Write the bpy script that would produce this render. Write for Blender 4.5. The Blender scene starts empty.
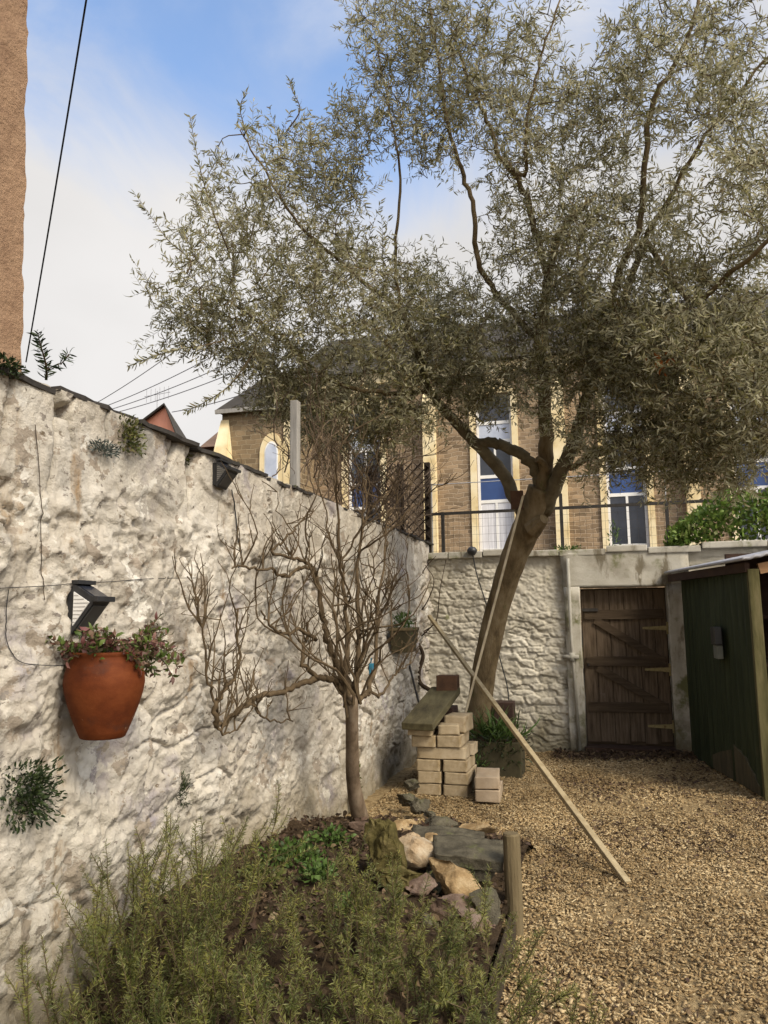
import bpy, bmesh, math, random
import numpy as np
from mathutils import Vector, Matrix, noise as mnoise

random.seed(11)
RNG = np.random.default_rng(5)
R = math.radians
scene = bpy.context.scene
COL = scene.collection

# ------------------------------------------------------------------ camera
F, H = 770.0, 1.55
YAW, PITCH, ROLL = R(15.6), R(7.85), R(-0.7)
_cy, _sy, _cp, _sp = math.cos(YAW), math.sin(YAW), math.cos(PITCH), math.sin(PITCH)
FWD = np.array([-_sy*_cp, _cy*_cp, _sp]); _r = np.array([_cy, _sy, 0.0]); _u = np.cross(_r, FWD)
RIGHT = _r*math.cos(ROLL) + _u*math.sin(ROLL); UP = _u*math.cos(ROLL) - _r*math.sin(ROLL)
CAM = np.array([0.0, 0.0, H])
cam = bpy.data.cameras.new('camera'); cam.lens = F/1024*36; cam.sensor_width = 36
cam.clip_start = 0.05; cam.clip_end = 2000
co = bpy.data.objects.new('camera', cam); COL.objects.link(co)
_m = Matrix([[RIGHT[0], UP[0], -FWD[0], CAM[0]], [RIGHT[1], UP[1], -FWD[1], CAM[1]], [RIGHT[2], UP[2], -FWD[2], CAM[2]], [0, 0, 0, 1]])
co.matrix_world = _m
scene.camera = co

def _ray(px, py): return RIGHT*(px-384)/F + UP*(512-py)/F + FWD
def atz(px, py, z=0.0): d = _ray(px, py); return CAM + d*((z-H)/d[2])
def atx(px, py, x): d = _ray(px, py); return CAM + d*(x/d[0])
def aty(px, py, y): d = _ray(px, py); return CAM + d*(y/d[1])

# ------------------------------------------------------------------ noise
def _hash(ix, iy, s):
    n = (ix.astype(np.int64)*374761393 + iy.astype(np.int64)*668265263 + s*1274126177) & 0xffffffff
    n = ((n ^ (n >> 13))*1274126177) & 0xffffffff
    n = (n ^ (n >> 16)) & 0xffffffff
    return n.astype(np.float64)/0xffffffff
def vnoise(x, y, s=0):
    x = np.asarray(x, float); y = np.asarray(y, float)
    ix = np.floor(x); iy = np.floor(y); fx = x-ix; fy = y-iy
    fx = fx*fx*fx*(fx*(fx*6-15)+10); fy = fy*fy*fy*(fy*(fy*6-15)+10)
    a = _hash(ix, iy, s); b = _hash(ix+1, iy, s); c = _hash(ix, iy+1, s); d = _hash(ix+1, iy+1, s)
    return (a*(1-fx)+b*fx)*(1-fy)+(c*(1-fx)+d*fx)*fy - 0.5
def fbm(x, y, s=0, o=4, g=0.5):
    t = 0; a = 1.0
    c, sn = math.cos(0.6), math.sin(0.6)
    for i in range(o):
        t = t + a*vnoise(x, y, s+i*17)
        x, y = (x*c-y*sn)*2.03+3.1, (x*sn+y*c)*2.03-1.7
        a *= g
    return t
def billow(x, y, s=0, o=4, g=.5):
    t = 0; a = 1.0
    for i in range(o):
        t = t + a*np.abs(2*vnoise(x, y, s+i*17)); x, y = x*1.62-y*1.22+3.1, x*1.22+y*1.62-1.7; a *= g
    return t - .5
def worley(x, y, s=0, jit=0.9):
    ix = np.floor(x); iy = np.floor(y)
    f1 = np.full(x.shape, 9.0); f2 = np.full(x.shape, 9.0); rid = np.zeros(x.shape)
    for dx in (-1, 0, 1):
        for dy in (-1, 0, 1):
            cx = ix+dx; cy = iy+dy
            px = cx+0.5+jit*(_hash(cx, cy, s)-0.5); py = cy+0.5+jit*(_hash(cx, cy, s+7)-0.5)
            d = np.hypot(px-x, py-y); h = _hash(cx, cy, s+13)
            m = d < f1
            f2 = np.where(m, f1, np.minimum(f2, d)); rid = np.where(m, h, rid); f1 = np.where(m, d, f1)
    return f1, f2, rid
def sstep(a, b, x):
    t = np.clip((x-a)/(b-a), 0, 1); return t*t*(3-2*t)

# ------------------------------------------------------------------ mesh helpers
class MB:
    """collects vertices and faces of ONE mesh"""
    def __init__(s): s.v = []; s.f = []; s.mi = []; s.cur = 0
    def add(s, vs, fs):
        o = len(s.v); s.v.extend([tuple(map(float, p)) for p in vs])
        for f in fs: s.f.append(tuple(i+o for i in f)); s.mi.append(s.cur)
    def box(s, lo, hi, rot=None, org=None):
        x0, y0, z0 = lo; x1, y1, z1 = hi
        vs = [(x0,y0,z0),(x1,y0,z0),(x1,y1,z0),(x0,y1,z0),(x0,y0,z1),(x1,y0,z1),(x1,y1,z1),(x0,y1,z1)]
        if rot is not None:
            o = Vector(org) if org is not None else Vector((0,0,0))
            vs = [tuple(rot @ (Vector(v)-o) + o) for v in vs]
        s.add(vs, [(3,2,1,0),(4,5,6,7),(0,1,5,4),(1,2,6,5),(2,3,7,6),(3,0,4,7)])
    def beam(s, a, b, w, h, up=(0,0,1)):
        a = Vector(a); b = Vector(b); d = (b-a).normalized(); u = Vector(up)
        x = d.cross(u)
        if x.length < 1e-4: x = d.cross(Vector((0,1,0)))
        x.normalize(); y = x.cross(d).normalized(); x *= w/2; y *= h/2
        vs = [a-x-y, a+x-y, a+x+y, a-x+y, b-x-y, b+x-y, b+x+y, b-x+y]
        s.add(vs, [(3,2,1,0),(4,5,6,7),(0,1,5,4),(1,2,6,5),(2,3,7,6),(3,0,4,7)])
    def tube(s, pts, rad, n=6, wob=0.0):
        pts = [Vector(p) for p in pts]; k = len(pts)
        if not hasattr(rad, '__len__'): rad = [rad]*k
        o = len(s.v); ref = None
        for i, p in enumerate(pts):
            d = (pts[min(i+1,k-1)]-pts[max(i-1,0)])
            d = d.normalized() if d.length > 1e-9 else Vector((0,0,1))
            if ref is None:
                ref = d.orthogonal().normalized()
            ref = (ref - d*ref.dot(d))
            ref = ref.normalized() if ref.length > 1e-6 else d.orthogonal().normalized()
            b = d.cross(ref)
            for j in range(n):
                a = 2*math.pi*j/n; r = rad[i]*(1+wob*(random.random()-.5))
                s.v.append(tuple(p + ref*math.cos(a)*r + b*math.sin(a)*r))
        for i in range(k-1):
            for j in range(n):
                s.f.append((o+i*n+j, o+i*n+(j+1)%n, o+(i+1)*n+(j+1)%n, o+(i+1)*n+j)); s.mi.append(s.cur)
        s.f.append(tuple(o+j for j in range(n-1,-1,-1))); s.mi.append(s.cur)
        s.f.append(tuple(o+(k-1)*n+j for j in range(n))); s.mi.append(s.cur)
    def lathe(s, prof, n=32, org=(0,0,0), closed=False):
        o = len(s.v); k = len(prof)
        for r, z in prof:
            for j in range(n):
                a = 2*math.pi*j/n; s.v.append((org[0]+r*math.cos(a), org[1]+r*math.sin(a), org[2]+z))
        for i in range(k-1):
            for j in range(n):
                s.f.append((o+i*n+j, o+i*n+(j+1)%n, o+(i+1)*n+(j+1)%n, o+(i+1)*n+j)); s.mi.append(s.cur)
        s.f.append(tuple(o+j for j in range(n-1,-1,-1))); s.mi.append(s.cur)
        s.f.append(tuple(o+(k-1)*n+j for j in range(n))); s.mi.append(s.cur)
    def build(s, name, mats, parent=None, smooth=False, bevel=0.0):
        me = bpy.data.meshes.new(name); me.from_pydata(s.v, [], s.f)
        if not isinstance(mats, (list, tuple)): mats = [mats]
        for m in mats: me.materials.append(m)
        if len(mats) > 1: me.polygons.foreach_set('material_index', s.mi)
        if bevel:
            bm = bmesh.new(); bm.from_mesh(me)
            bmesh.ops.bevel(bm, geom=list(bm.edges), offset=bevel, segments=2, affect='EDGES', profile=0.6)
            bm.to_mesh(me); bm.free()
        if smooth: me.polygons.foreach_set('use_smooth', [True]*len(me.polygons))
        me.update()
        return link(name, me, parent)

def link(name, me, parent=None):
    o = bpy.data.objects.new(name, me); COL.objects.link(o)
    if parent is not None:
        o.parent = parent
        o.matrix_parent_inverse = Matrix.Translation(-Vector(parent.location)) if parent.type == 'EMPTY' else Matrix()
    return o

def np_mesh(name, V, polys, mats, parent=None, smooth=False):
    """fast mesh: polys = int array (n,k), all faces with k corners"""
    me = bpy.data.meshes.new(name); V = np.asarray(V, np.float32); polys = np.asarray(polys, np.int32)
    n, k = polys.shape
    me.vertices.add(len(V)); me.vertices.foreach_set('co', V.ravel())
    me.loops.add(n*k); me.loops.foreach_set('vertex_index', polys.ravel())
    me.polygons.add(n); me.polygons.foreach_set('loop_start', np.arange(0, n*k, k, dtype=np.int32))
    try: me.polygons.foreach_set('loop_total', np.full(n, k, np.int32))
    except Exception: pass
    if smooth: me.polygons.foreach_set('use_smooth', np.ones(n, bool))
    me.update(calc_edges=True); me.validate()
    for m in (mats if isinstance(mats, (list, tuple)) else [mats]): me.materials.append(m)
    return link(name, me, parent)

def grid_mesh(P, name, m, parent=None, smooth=True):
    a, b = P.shape[:2]
    idx = np.arange(a*b).reshape(a, b)
    q = np.stack([idx[:-1,:-1], idx[1:,:-1], idx[1:,1:], idx[:-1,1:]], -1).reshape(-1, 4)
    return np_mesh(name, P.reshape(-1,3), q, m, parent, smooth)

def unit(v): return v/np.maximum(np.linalg.norm(v, axis=-1, keepdims=True), 1e-9)
def leaf_arrays(P, D, L, W, droop=0.15, wide=0.45):
    """six-corner leaves: base, two pairs, tip; returns verts, quads"""
    n = len(P); P = np.asarray(P); D = unit(np.asarray(D))
    rnd = RNG.normal(size=(n,3)); S = unit(np.cross(D, rnd)); N = np.cross(S, D)
    L = np.broadcast_to(L, n)[:,None]; W = np.broadcast_to(W, n)[:,None]
    sag = N*L*droop
    b = P; m1 = P+D*L*wide*0.75 + sag*0.35; m2 = P+D*L*(wide+0.3)+sag*0.2; t = P+D*L-sag
    V = np.stack([b, m1+S*W/2, m1-S*W/2, m2+S*W*0.36, m2-S*W*0.36, t], 1)
    o = np.arange(n)[:,None]*6
    q = np.concatenate([o+np.array([[0,2,4,3]]), o+np.array([[0,3,1,0]])], 0)
    # two quads and a closing tip: (0,2,1) folded in as (0,2,4,3)+(...)
    q1 = o+np.array([[2,4,3,1]]); t1 = o+np.array([[0,2,1]]); t2 = o+np.array([[4,5,3]])
    tri = np.concatenate([t1, o+np.array([[2,4,3]]), o+np.array([[2,3,1]]), t2], 0)
    return V.reshape(-1,3), tri
def leaves(name, P, D, L, W, m, parent=None, droop=0.15, wide=0.45):
    V, t = leaf_arrays(P, D, L, W, droop, wide); return np_mesh(name, V, t, m, parent)
def needle_arrays(P, D, L, W):
    n = len(P); D = unit(np.asarray(D)); S = unit(np.cross(D, RNG.normal(size=(n,3))))
    L = np.broadcast_to(L, n)[:,None]; W = np.broadcast_to(W, n)[:,None]
    V = np.stack([P-S*W*.35, P+S*W*.35, P+D*L*.6+S*W*.5, P+D*L, P+D*L*.6-S*W*.5], 1)
    o = np.arange(n)[:,None]*5
    tri = np.concatenate([o+np.array([[0,1,2]]), o+np.array([[0,2,4]]), o+np.array([[4,2,3]])], 0)
    return V.reshape(-1,3), tri

def tag(o, label, cat, group=None):
    o['label'] = label; o['category'] = cat
    if group: o['group'] = group
    return o
def thing(name, label, cat, loc=(0,0,0), group=None):
    o = bpy.data.objects.new(name, None); COL.objects.link(o); o.location = Vector([float(c) for c in loc]); o.empty_display_size = 0.1
    return tag(o, label, cat, group)
def kind(o, k): o['kind'] = k; return o

# ------------------------------------------------------------------ materials
def mat(name, cols, scale=6.0, rough=0.9, bump=0.3, bscale=60.0, detail=6.0, pos=None, stretch=(1,1,1), spec=0.25,
        spots=None, bdist=0.01, metal=0.0, layers=(), distort=0.0):
    m = bpy.data.materials.new(name); m.use_nodes = True
    nt = m.node_tree; N = nt.nodes; Lk = nt.links
    b = N['Principled BSDF']; b.inputs['Roughness'].default_value = rough; b.inputs['Metallic'].default_value = metal
    b.inputs['Specular IOR Level'].default_value = spec
    tc = N.new('ShaderNodeTexCoord'); mp = N.new('ShaderNodeMapping'); mp.inputs['Scale'].default_value = stretch
    Lk.new(tc.outputs['Object'], mp.inputs['Vector'])
    nz = N.new('ShaderNodeTexNoise'); nz.inputs['Scale'].default_value = scale; nz.inputs['Detail'].default_value = detail
    nz.inputs['Roughness'].default_value = 0.62; nz.inputs['Distortion'].default_value = distort
    Lk.new(mp.outputs[0], nz.inputs['Vector'])
    rp = N.new('ShaderNodeValToRGB'); e = rp.color_ramp.elements
    k = len(cols)
    while len(e) < k: e.new(0.5)
    for i, c in enumerate(cols):
        e[i].position = pos[i] if pos else (0.32+0.36*i/max(k-1,1)); e[i].color = (*c, 1)
    Lk.new(nz.outputs['Fac'], rp.inputs['Fac'])
    out = rp.outputs['Color']
    for (c, sc, lo, hi, st) in layers:       # extra stains: colour, noise scale, ramp from-to, stretch
        mp2 = N.new('ShaderNodeMapping'); mp2.inputs['Scale'].default_value = st; mp2.inputs['Location'].default_value = (sc*1.7, sc*.3, 2.1)
        Lk.new(tc.outputs['Object'], mp2.inputs['Vector'])
        n2 = N.new('ShaderNodeTexNoise'); n2.inputs['Scale'].default_value = sc; n2.inputs['Detail'].default_value = 7; n2.inputs['Roughness'].default_value = 0.65
        Lk.new(mp2.outputs[0], n2.inputs['Vector'])
        r2 = N.new('ShaderNodeMapRange'); r2.inputs['From Min'].default_value = lo; r2.inputs['From Max'].default_value = hi
        r2.interpolation_type = 'SMOOTHSTEP'
        Lk.new(n2.outputs['Fac'], r2.inputs['Value'])
        mx = N.new('ShaderNodeMix'); mx.data_type = 'RGBA'; Lk.new(r2.outputs[0], mx.inputs['Factor'])
        Lk.new(out, mx.inputs['A']); mx.inputs['B'].default_value = (*c, 1); out = mx.outputs['Result']
    Lk.new(out, b.inputs['Base Color'])
    if bump:
        nb = N.new('ShaderNodeTexNoise'); nb.inputs['Scale'].default_value = bscale; nb.inputs['Detail'].default_value = 8; nb.inputs['Roughness'].default_value = 0.7
        Lk.new(mp.outputs[0], nb.inputs['Vector'])
        bp = N.new('ShaderNodeBump'); bp.inputs['Strength'].default_value = bump; bp.inputs['Distance'].default_value = bdist
        Lk.new(nb.outputs['Fac'], bp.inputs['Height']); Lk.new(bp.outputs[0], b.inputs['Normal'])
    return m

def leaf_mat(name, cols, back=None, trans=0.3, rough=0.55, vary=None):
    m = bpy.data.materials.new(name); m.use_nodes = True
    nt = m.node_tree; N = nt.nodes; Lk = nt.links
    b = N['Principled BSDF']; b.inputs['Roughness'].default_value = rough; b.inputs['Specular IOR Level'].default_value = 0.3
    g = N.new('ShaderNodeNewGeometry'); rp = N.new('ShaderNodeValToRGB'); e = rp.color_ramp.elements
    k = len(cols)
    while len(e) < k: e.new(0.5)
    for i, c in enumerate(cols): e[i].position = i/max(k-1,1); e[i].color = (*c, 1)
    Lk.new(g.outputs['Random Per Island'], rp.inputs['Fac']); out = rp.outputs['Color']
    if back:
        mx = N.new('ShaderNodeMix'); mx.data_type = 'RGBA'; Lk.new(g.outputs['Backfacing'], mx.inputs['Factor'])
        Lk.new(out, mx.inputs['A']); mx.inputs['B'].default_value = (*back, 1); out = mx.outputs['Result']
    if vary:    # noise patches of darker and lighter tone
        tc = N.new('ShaderNodeTexCoord'); nz = N.new('ShaderNodeTexNoise'); nz.inputs['Scale'].default_value = vary[0]; nz.inputs['Detail'].default_value = 3
        Lk.new(tc.outputs['Object'], nz.inputs['Vector']); r2 = N.new('ShaderNodeValToRGB'); e2 = r2.color_ramp.elements
        e2[0].position = .34; e2[0].color = (*vary[1], 1); e2[1].position = .66; e2[1].color = (*vary[2], 1); Lk.new(nz.outputs['Fac'], r2.inputs['Fac'])
        mv = N.new('ShaderNodeMix'); mv.data_type = 'RGBA'; mv.blend_type = 'MULTIPLY'; mv.inputs['Factor'].default_value = 1
        Lk.new(out, mv.inputs['A']); Lk.new(r2.outputs[0], mv.inputs['B']); out = mv.outputs['Result']
    Lk.new(out, b.inputs['Base Color'])
    tr = N.new('ShaderNodeBsdfTranslucent'); Lk.new(out, tr.inputs['Color'])
    ms = N.new('ShaderNodeMixShader'); ms.inputs[0].default_value = trans
    Lk.new(b.outputs[0], ms.inputs[1]); Lk.new(tr.outputs[0], ms.inputs[2])
    Lk.new(ms.outputs[0], N['Material Output'].inputs['Surface'])
    return m

def rubble_mat(name, c1, c2, mortar, sx=0.36, sz=0.17, bump=0.5):
    """coursed stone facade seen from afar: distorted brick pattern on x,z"""
    m = mat(name, [c1, c2], scale=1.2, bump=0)
    nt = m.node_tree; N = nt.nodes; Lk = nt.links; b = N['Principled BSDF']
    src = b.inputs['Base Color'].links[0].from_socket
    tc = N.new('ShaderNodeTexCoord'); sep = N.new('ShaderNodeSeparateXYZ'); cmb = N.new('ShaderNodeCombineXYZ')
    Lk.new(tc.outputs['Object'], sep.inputs[0])
    add = N.new('ShaderNodeMath'); Lk.new(sep.outputs['X'], add.inputs[0]); Lk.new(sep.outputs['Y'], add.inputs[1])
    Lk.new(add.outputs[0], cmb.inputs['X']); Lk.new(sep.outputs['Z'], cmb.inputs['Y'])
    nz = N.new('ShaderNodeTexNoise'); nz.inputs['Scale'].default_value = 3.0; nz.inputs['Detail'].default_value = 3
    Lk.new(tc.outputs['Object'], nz.inputs['Vector'])
    vm = N.new('ShaderNodeVectorMath'); vm.operation = 'MULTIPLY_ADD'; vm.inputs[1].default_value = (0.22, 0.16, 0.16)
    Lk.new(nz.outputs['Color'], vm.inputs[0]); Lk.new(cmb.outputs[0], vm.inputs[2])
    br = N.new('ShaderNodeTexBrick'); br.inputs['Scale'].default_value = 1.0
    br.inputs['Brick Width'].default_value = sx; br.inputs['Row Height'].default_value = sz; br.inputs['Mortar Size'].default_value = 0.012
    br.inputs['Mortar Smooth'].default_value = 0.6; br.inputs['Bias'].default_value = 0.0
    br.inputs['Color1'].default_value = (1,1,1,1); br.inputs['Color2'].default_value = (0.45,0.45,0.45,1); br.inputs['Mortar'].default_value = (0.8,0.75,0.65,1)
    Lk.new(vm.outputs[0], br.inputs['Vector'])
    mx = N.new('ShaderNodeMix'); mx.data_type = 'RGBA'; mx.blend_type = 'MULTIPLY'; mx.inputs['Factor'].default_value = 0.9
    Lk.new(src, mx.inputs['A']); Lk.new(br.outputs['Color'], mx.inputs['B'])
    m2 = N.new('ShaderNodeMix'); m2.data_type = 'RGBA'; Lk.new(br.outputs['Fac'], m2.inputs['Factor']); Lk.new(mx.outputs['Result'], m2.inputs['A']); m2.inputs['B'].default_value = (*mortar, 1)
    Lk.new(m2.outputs['Result'], b.inputs['Base Color'])
    bp = N.new('ShaderNodeBump'); bp.inputs['Strength'].default_value = bump; bp.inputs['Distance'].default_value = 0.03; bp.invert = True
    Lk.new(br.outputs['Fac'], bp.inputs['Height']); Lk.new(bp.outputs[0], b.inputs['Normal'])
    return m

M = {}
M['lime'] = mat('limewash', [(.35,.305,.24), (.475,.425,.345), (.55,.505,.425)], scale=2.2, rough=.95, bump=1.0, bscale=55, bdist=.016, spec=.1, pos=[.30,.47,.62],
    layers=[((.27,.25,.215), 1.3, .52, .66, (1,1,.6)), ((.31,.275,.27), 2.1, .54, .68, (1,.8,.8)), ((.27,.175,.085), 3.4, .59, .72, (1,1,.22)),
            ((.15,.115,.075), 9, .64, .71, (1,1,1.6)), ((.55,.50,.41), 5.5, .55, .62, (1,1,1)), ((.17,.145,.115), 26, .63, .70, (1,1,1)), ((.11,.095,.075), 4.3, .68, .76, (1,1,.8)), ((.31,.26,.20), 5.2, .585, .60, (1,1,1.3)), ((.23,.20,.165), 12, .63, .645, (1,1,1.5)), ((.60,.56,.48), 3.7, .60, .615, (1,1,1.2))])
def ground_stain(m, c, z0, z1):
    nt = m.node_tree; N = nt.nodes; Lk = nt.links; b = N['Principled BSDF']; src = b.inputs['Base Color'].links[0].from_socket
    tc = N.new('ShaderNodeTexCoord'); sp = N.new('ShaderNodeSeparateXYZ'); Lk.new(tc.outputs['Object'], sp.inputs[0])
    nz = N.new('ShaderNodeTexNoise'); nz.inputs['Scale'].default_value = 3.2; nz.inputs['Detail'].default_value = 8; nz.inputs['Roughness'].default_value = .7; Lk.new(tc.outputs['Object'], nz.inputs['Vector'])
    a = N.new('ShaderNodeMath'); a.operation = 'MULTIPLY_ADD'; Lk.new(nz.outputs['Fac'], a.inputs[0]); a.inputs[1].default_value = -1.6; Lk.new(sp.outputs['Z'], a.inputs[2])
    r = N.new('ShaderNodeMapRange'); r.interpolation_type = 'SMOOTHSTEP'; Lk.new(a.outputs[0], r.inputs['Value']); r.inputs['From Min'].default_value = z1-.8; r.inputs['From Max'].default_value = z0-.8; r.inputs['To Max'].default_value = .8
    x = N.new('ShaderNodeMix'); x.data_type = 'RGBA'; Lk.new(r.outputs[0], x.inputs['Factor']); Lk.new(src, x.inputs['A']); x.inputs['B'].default_value = (*c, 1); Lk.new(x.outputs['Result'], b.inputs['Base Color'])
ground_stain(M['lime'], (.20,.165,.10), .05, .75)
M['lime_dull'] = mat('limewash_dull', [(.36,.325,.25), (.47,.43,.345), (.54,.50,.41)], scale=2.6, rough=.95, bump=.5, bscale=36, bdist=.012, spec=.1, pos=[.3,.48,.62],
    layers=[((.22,.20,.15), 1.6, .57, .72, (1,1,.7)), ((.17,.145,.10), 8, .64, .72, (1,1,2.5)), ((.20,.20,.10), 3.2, .64, .74, (1,1,1))])
ground_stain(M['lime_dull'], (.16,.135,.075), .0, .6)
M['render'] = mat('cement_render', [(.30,.27,.21), (.42,.39,.32), (.50,.47,.40)], scale=3, rough=.95, bump=.35, bscale=50, spec=.1,
    layers=[((.15,.15,.07), 2.6, .50, .64, (1,1,1)), ((.17,.145,.10), 5, .54, .66, (1,1,.3)), ((.46,.42,.34), 6, .58, .66, (1,1,1))])
ground_stain(M['render'], (.11,.09,.05), .0, .5)
M['slate'] = mat('coping_slate', [(.028,.025,.022), (.06,.053,.046)], scale=9, rough=.8, bump=.5, bscale=40, layers=[((.09,.09,.04), 6, .58, .66, (1,1,1))])
M['roughcast'] = mat('roughcast', [(.25,.155,.095), (.34,.22,.135)], scale=14, rough=.95, bump=1.0, bscale=42, bdist=.02, spec=.1)
M['soil'] = mat('soil', [(.030,.020,.011), (.075,.050,.028)], scale=14, rough=1, bump=1.0, bscale=40, bdist=.03, spec=.1)
M['ground'] = mat('woodchip_bed', [(.16,.11,.055), (.28,.20,.10), (.38,.285,.15)], scale=26, rough=1, bump=1.0, bscale=70, bdist=.02, spec=.1,
    layers=[((.085,.06,.034), 1.7, .58, .70, (1,1,1))])
M['terracotta'] = mat('terracotta', [(.055,.012,.003), (.098,.023,.005), (.135,.036,.009)], scale=7, rough=.75, bump=.18, bscale=70, spec=.15, stretch=(1,1,1.6),
    layers=[((.06,.02,.01), 5, .58, .72, (1,1,1.4)), ((.17,.07,.025), 9, .64, .75, (1,1,1.5)), ((.24,.15,.09), 16, .66, .71, (1,1,1))])
M['black'] = mat('black_plastic', [(.012,.012,.013), (.024,.024,.025)], scale=20, rough=.42, bump=.03, spec=.5)
M['solar'] = mat('solar_glass', [(.012,.014,.02), (.022,.025,.035)], scale=14, rough=.14, bump=0, spec=.7)
M['smoked'] = mat('smoked_lens', [(.045,.043,.04), (.07,.067,.062)], scale=9, rough=.3, bump=0, spec=.5)
M['diffuser'] = mat('white_diffuser', [(.62,.60,.55), (.72,.70,.66)], scale=9, rough=.35, bump=.05, spec=.5)
M['bark_olive'] = mat('olive_bark', [(.075,.053,.028), (.155,.113,.060), (.22,.17,.10)], scale=9, rough=.95, bump=.8, bscale=30, bdist=.02, stretch=(1,1,.35), spec=.1,
    layers=[((.10,.095,.04), 4, .58, .7, (1,1,.6))])
M['bark_pale'] = mat('olive_limb_bark', [(.085,.068,.04), (.16,.13,.08)], scale=9, rough=.95, bump=.7, bscale=30, bdist=.015, spec=.1)
M['twig'] = mat('olive_twig', [(.06,.042,.024), (.11,.08,.045)], scale=20, rough=.95, bump=0, spec=.1)
M['bark_fig'] = mat('bare_tree_bark', [(.075,.052,.032), (.14,.10,.064), (.19,.145,.098)], scale=14, rough=.95, bump=.5, bscale=50, stretch=(1,1,.5), spec=.1,
    layers=[((.06,.045,.03), 12, .6, .7, (1,1,.5))])
M['twig_fig'] = mat('bare_twig', [(.05,.034,.018), (.11,.077,.042)], scale=18, rough=.9, bump=.3, bscale=80, spec=.15)
M['twig_dry'] = mat('dry_stem', [(.09,.062,.04), (.18,.13,.085)], scale=18, rough=.9, bump=.2)
M['vine'] = mat('vine_bark', [(.03,.02,.013), (.07,.048,.03)], scale=20, rough=.95, bump=.5, bscale=60, spec=.1)
M['olive_leaf'] = leaf_mat('olive_leaf', [(.10,.10,.036), (.19,.18,.068), (.29,.275,.13), (.40,.38,.23), (.24,.18,.08)], back=(.43,.41,.28), trans=.5, vary=(1.8, (.70,.68,.60), (1.12,1.1,1.05)))
M['rosemary'] = leaf_mat('rosemary_leaf', [(.045,.060,.010), (.09,.108,.018), (.155,.168,.032), (.24,.235,.06), (.30,.26,.09)], back=(.22,.225,.09), trans=.35, vary=(7.0, (.42,.50,.42), (1.2,1.15,.95)))
M['rosemary_stem'] = mat('rosemary_stem', [(.05,.035,.02), (.12,.09,.05)], scale=20, rough=.95, bump=.3, spec=.1)
M['weed'] = leaf_mat('weed_leaf', [(.03,.055,.012), (.06,.105,.02), (.10,.16,.035), (.05,.075,.018)], trans=.3)
M['hedge'] = leaf_mat('hedge_leaf', [(.06,.11,.014), (.11,.18,.025), (.17,.24,.045), (.13,.14,.04)], trans=.35)
M['darkleaf'] = leaf_mat('dark_leaf', [(.008,.013,.004), (.02,.034,.009), (.045,.065,.016)], trans=.2)
M['moss'] = leaf_mat('moss_leaf', [(.035,.045,.010), (.07,.08,.018), (.12,.12,.03), (.09,.065,.03)], trans=.2)
M['greyleaf'] = leaf_mat('grey_leaf', [(.03,.04,.03), (.07,.085,.07), (.14,.15,.13)], trans=.2)
M['sedum'] = leaf_mat('sedum_leaf', [(.05,.085,.012), (.10,.14,.025), (.07,.10,.02), (.10,.045,.035), (.15,.055,.05), (.20,.11,.075), (.06,.06,.025)], trans=.25)
M['litter'] = leaf_mat('dead_leaf', [(.035,.022,.012), (.075,.048,.025), (.14,.095,.05), (.085,.05,.032), (.04,.026,.017)], trans=.1, rough=.9)
M['orange_leaf'] = leaf_mat('orange_leaf', [(.30,.09,.02), (.42,.15,.03)], trans=.3)
M['chip'] = leaf_mat('wood_chip', [(.06,.038,.018), (.20,.135,.06), (.31,.22,.105), (.39,.29,.15), (.48,.39,.23), (.25,.17,.08)], trans=0, rough=.95, vary=(1.1, (.60,.55,.48), (1.06,1.03,1)))
M['stone_tan'] = mat('tan_stone', [(.16,.10,.045), (.30,.205,.10), (.40,.30,.17)], scale=12, rough=.95, bump=1.0, bdist=.02, bscale=28, spec=.1, layers=[((.16,.10,.045), 5, .58, .7, (1,1,1))])
M['stone_white'] = mat('pale_stone', [(.20,.13,.065), (.36,.27,.165), (.46,.38,.265)], scale=12, rough=.95, bump=1.0, bdist=.02, bscale=28, spec=.1, layers=[((.30,.15,.06), 7, .58, .68, (1,1,1))])
M['stone_grey'] = mat('grey_slab', [(.042,.036,.024), (.085,.074,.050), (.12,.105,.07)], scale=12, rough=.9, bump=1.0, bdist=.02, bscale=30, spec=.15, layers=[((.10,.105,.04), 5, .56, .68, (1,1,1))])
M['stone_pink'] = mat('pinkish_stone', [(.085,.055,.038), (.165,.112,.08), (.25,.185,.14)], scale=11, rough=.95, bump=1, bscale=34, bdist=.02, spec=.1)
M['stone_moss'] = mat('mossy_stone', [(.042,.034,.014), (.09,.074,.026), (.15,.12,.052)], scale=14, rough=1, bump=1.0, bscale=60, spec=.05, bdist=.015, layers=[((.10,.075,.04), 4, .58, .68, (1,1,1))])
M['block'] = mat('concrete_block', [(.25,.19,.11), (.36,.28,.17), (.42,.34,.225)], scale=7, rough=.95, bump=.4, bscale=60, spec=.1, layers=[((.26,.19,.10), 4, .57, .7, (1,1,1))])
M['block_grey'] = mat('grey_block', [(.28,.21,.135), (.37,.29,.20)], scale=8, rough=.95, bump=.4, bscale=60, spec=.1)
M['plank_moss'] = mat('mossy_plank', [(.032,.026,.013), (.07,.058,.028), (.115,.098,.048)], scale=8, rough=.85, bump=.4, bscale=40, stretch=(1,.3,1), spec=.25)
M['rust'] = mat('brown_painted_wood', [(.05,.026,.014), (.10,.05,.025)], scale=9, rough=.85, bump=.3)
M['door'] = mat('old_door_wood', [(.05,.035,.022), (.105,.076,.05), (.15,.112,.078)], scale=5, rough=.9, bump=.4, bscale=30, stretch=(6,6,.6), spec=.12,
    layers=[((.15,.115,.085), 6, .62, .72, (1,1,.5))])
M['door_dark'] = mat('door_ledge_wood', [(.042,.029,.018), (.092,.066,.042)], scale=5, rough=.9, bump=.4, bscale=30, stretch=(.6,6,6), spec=.12)
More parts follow.
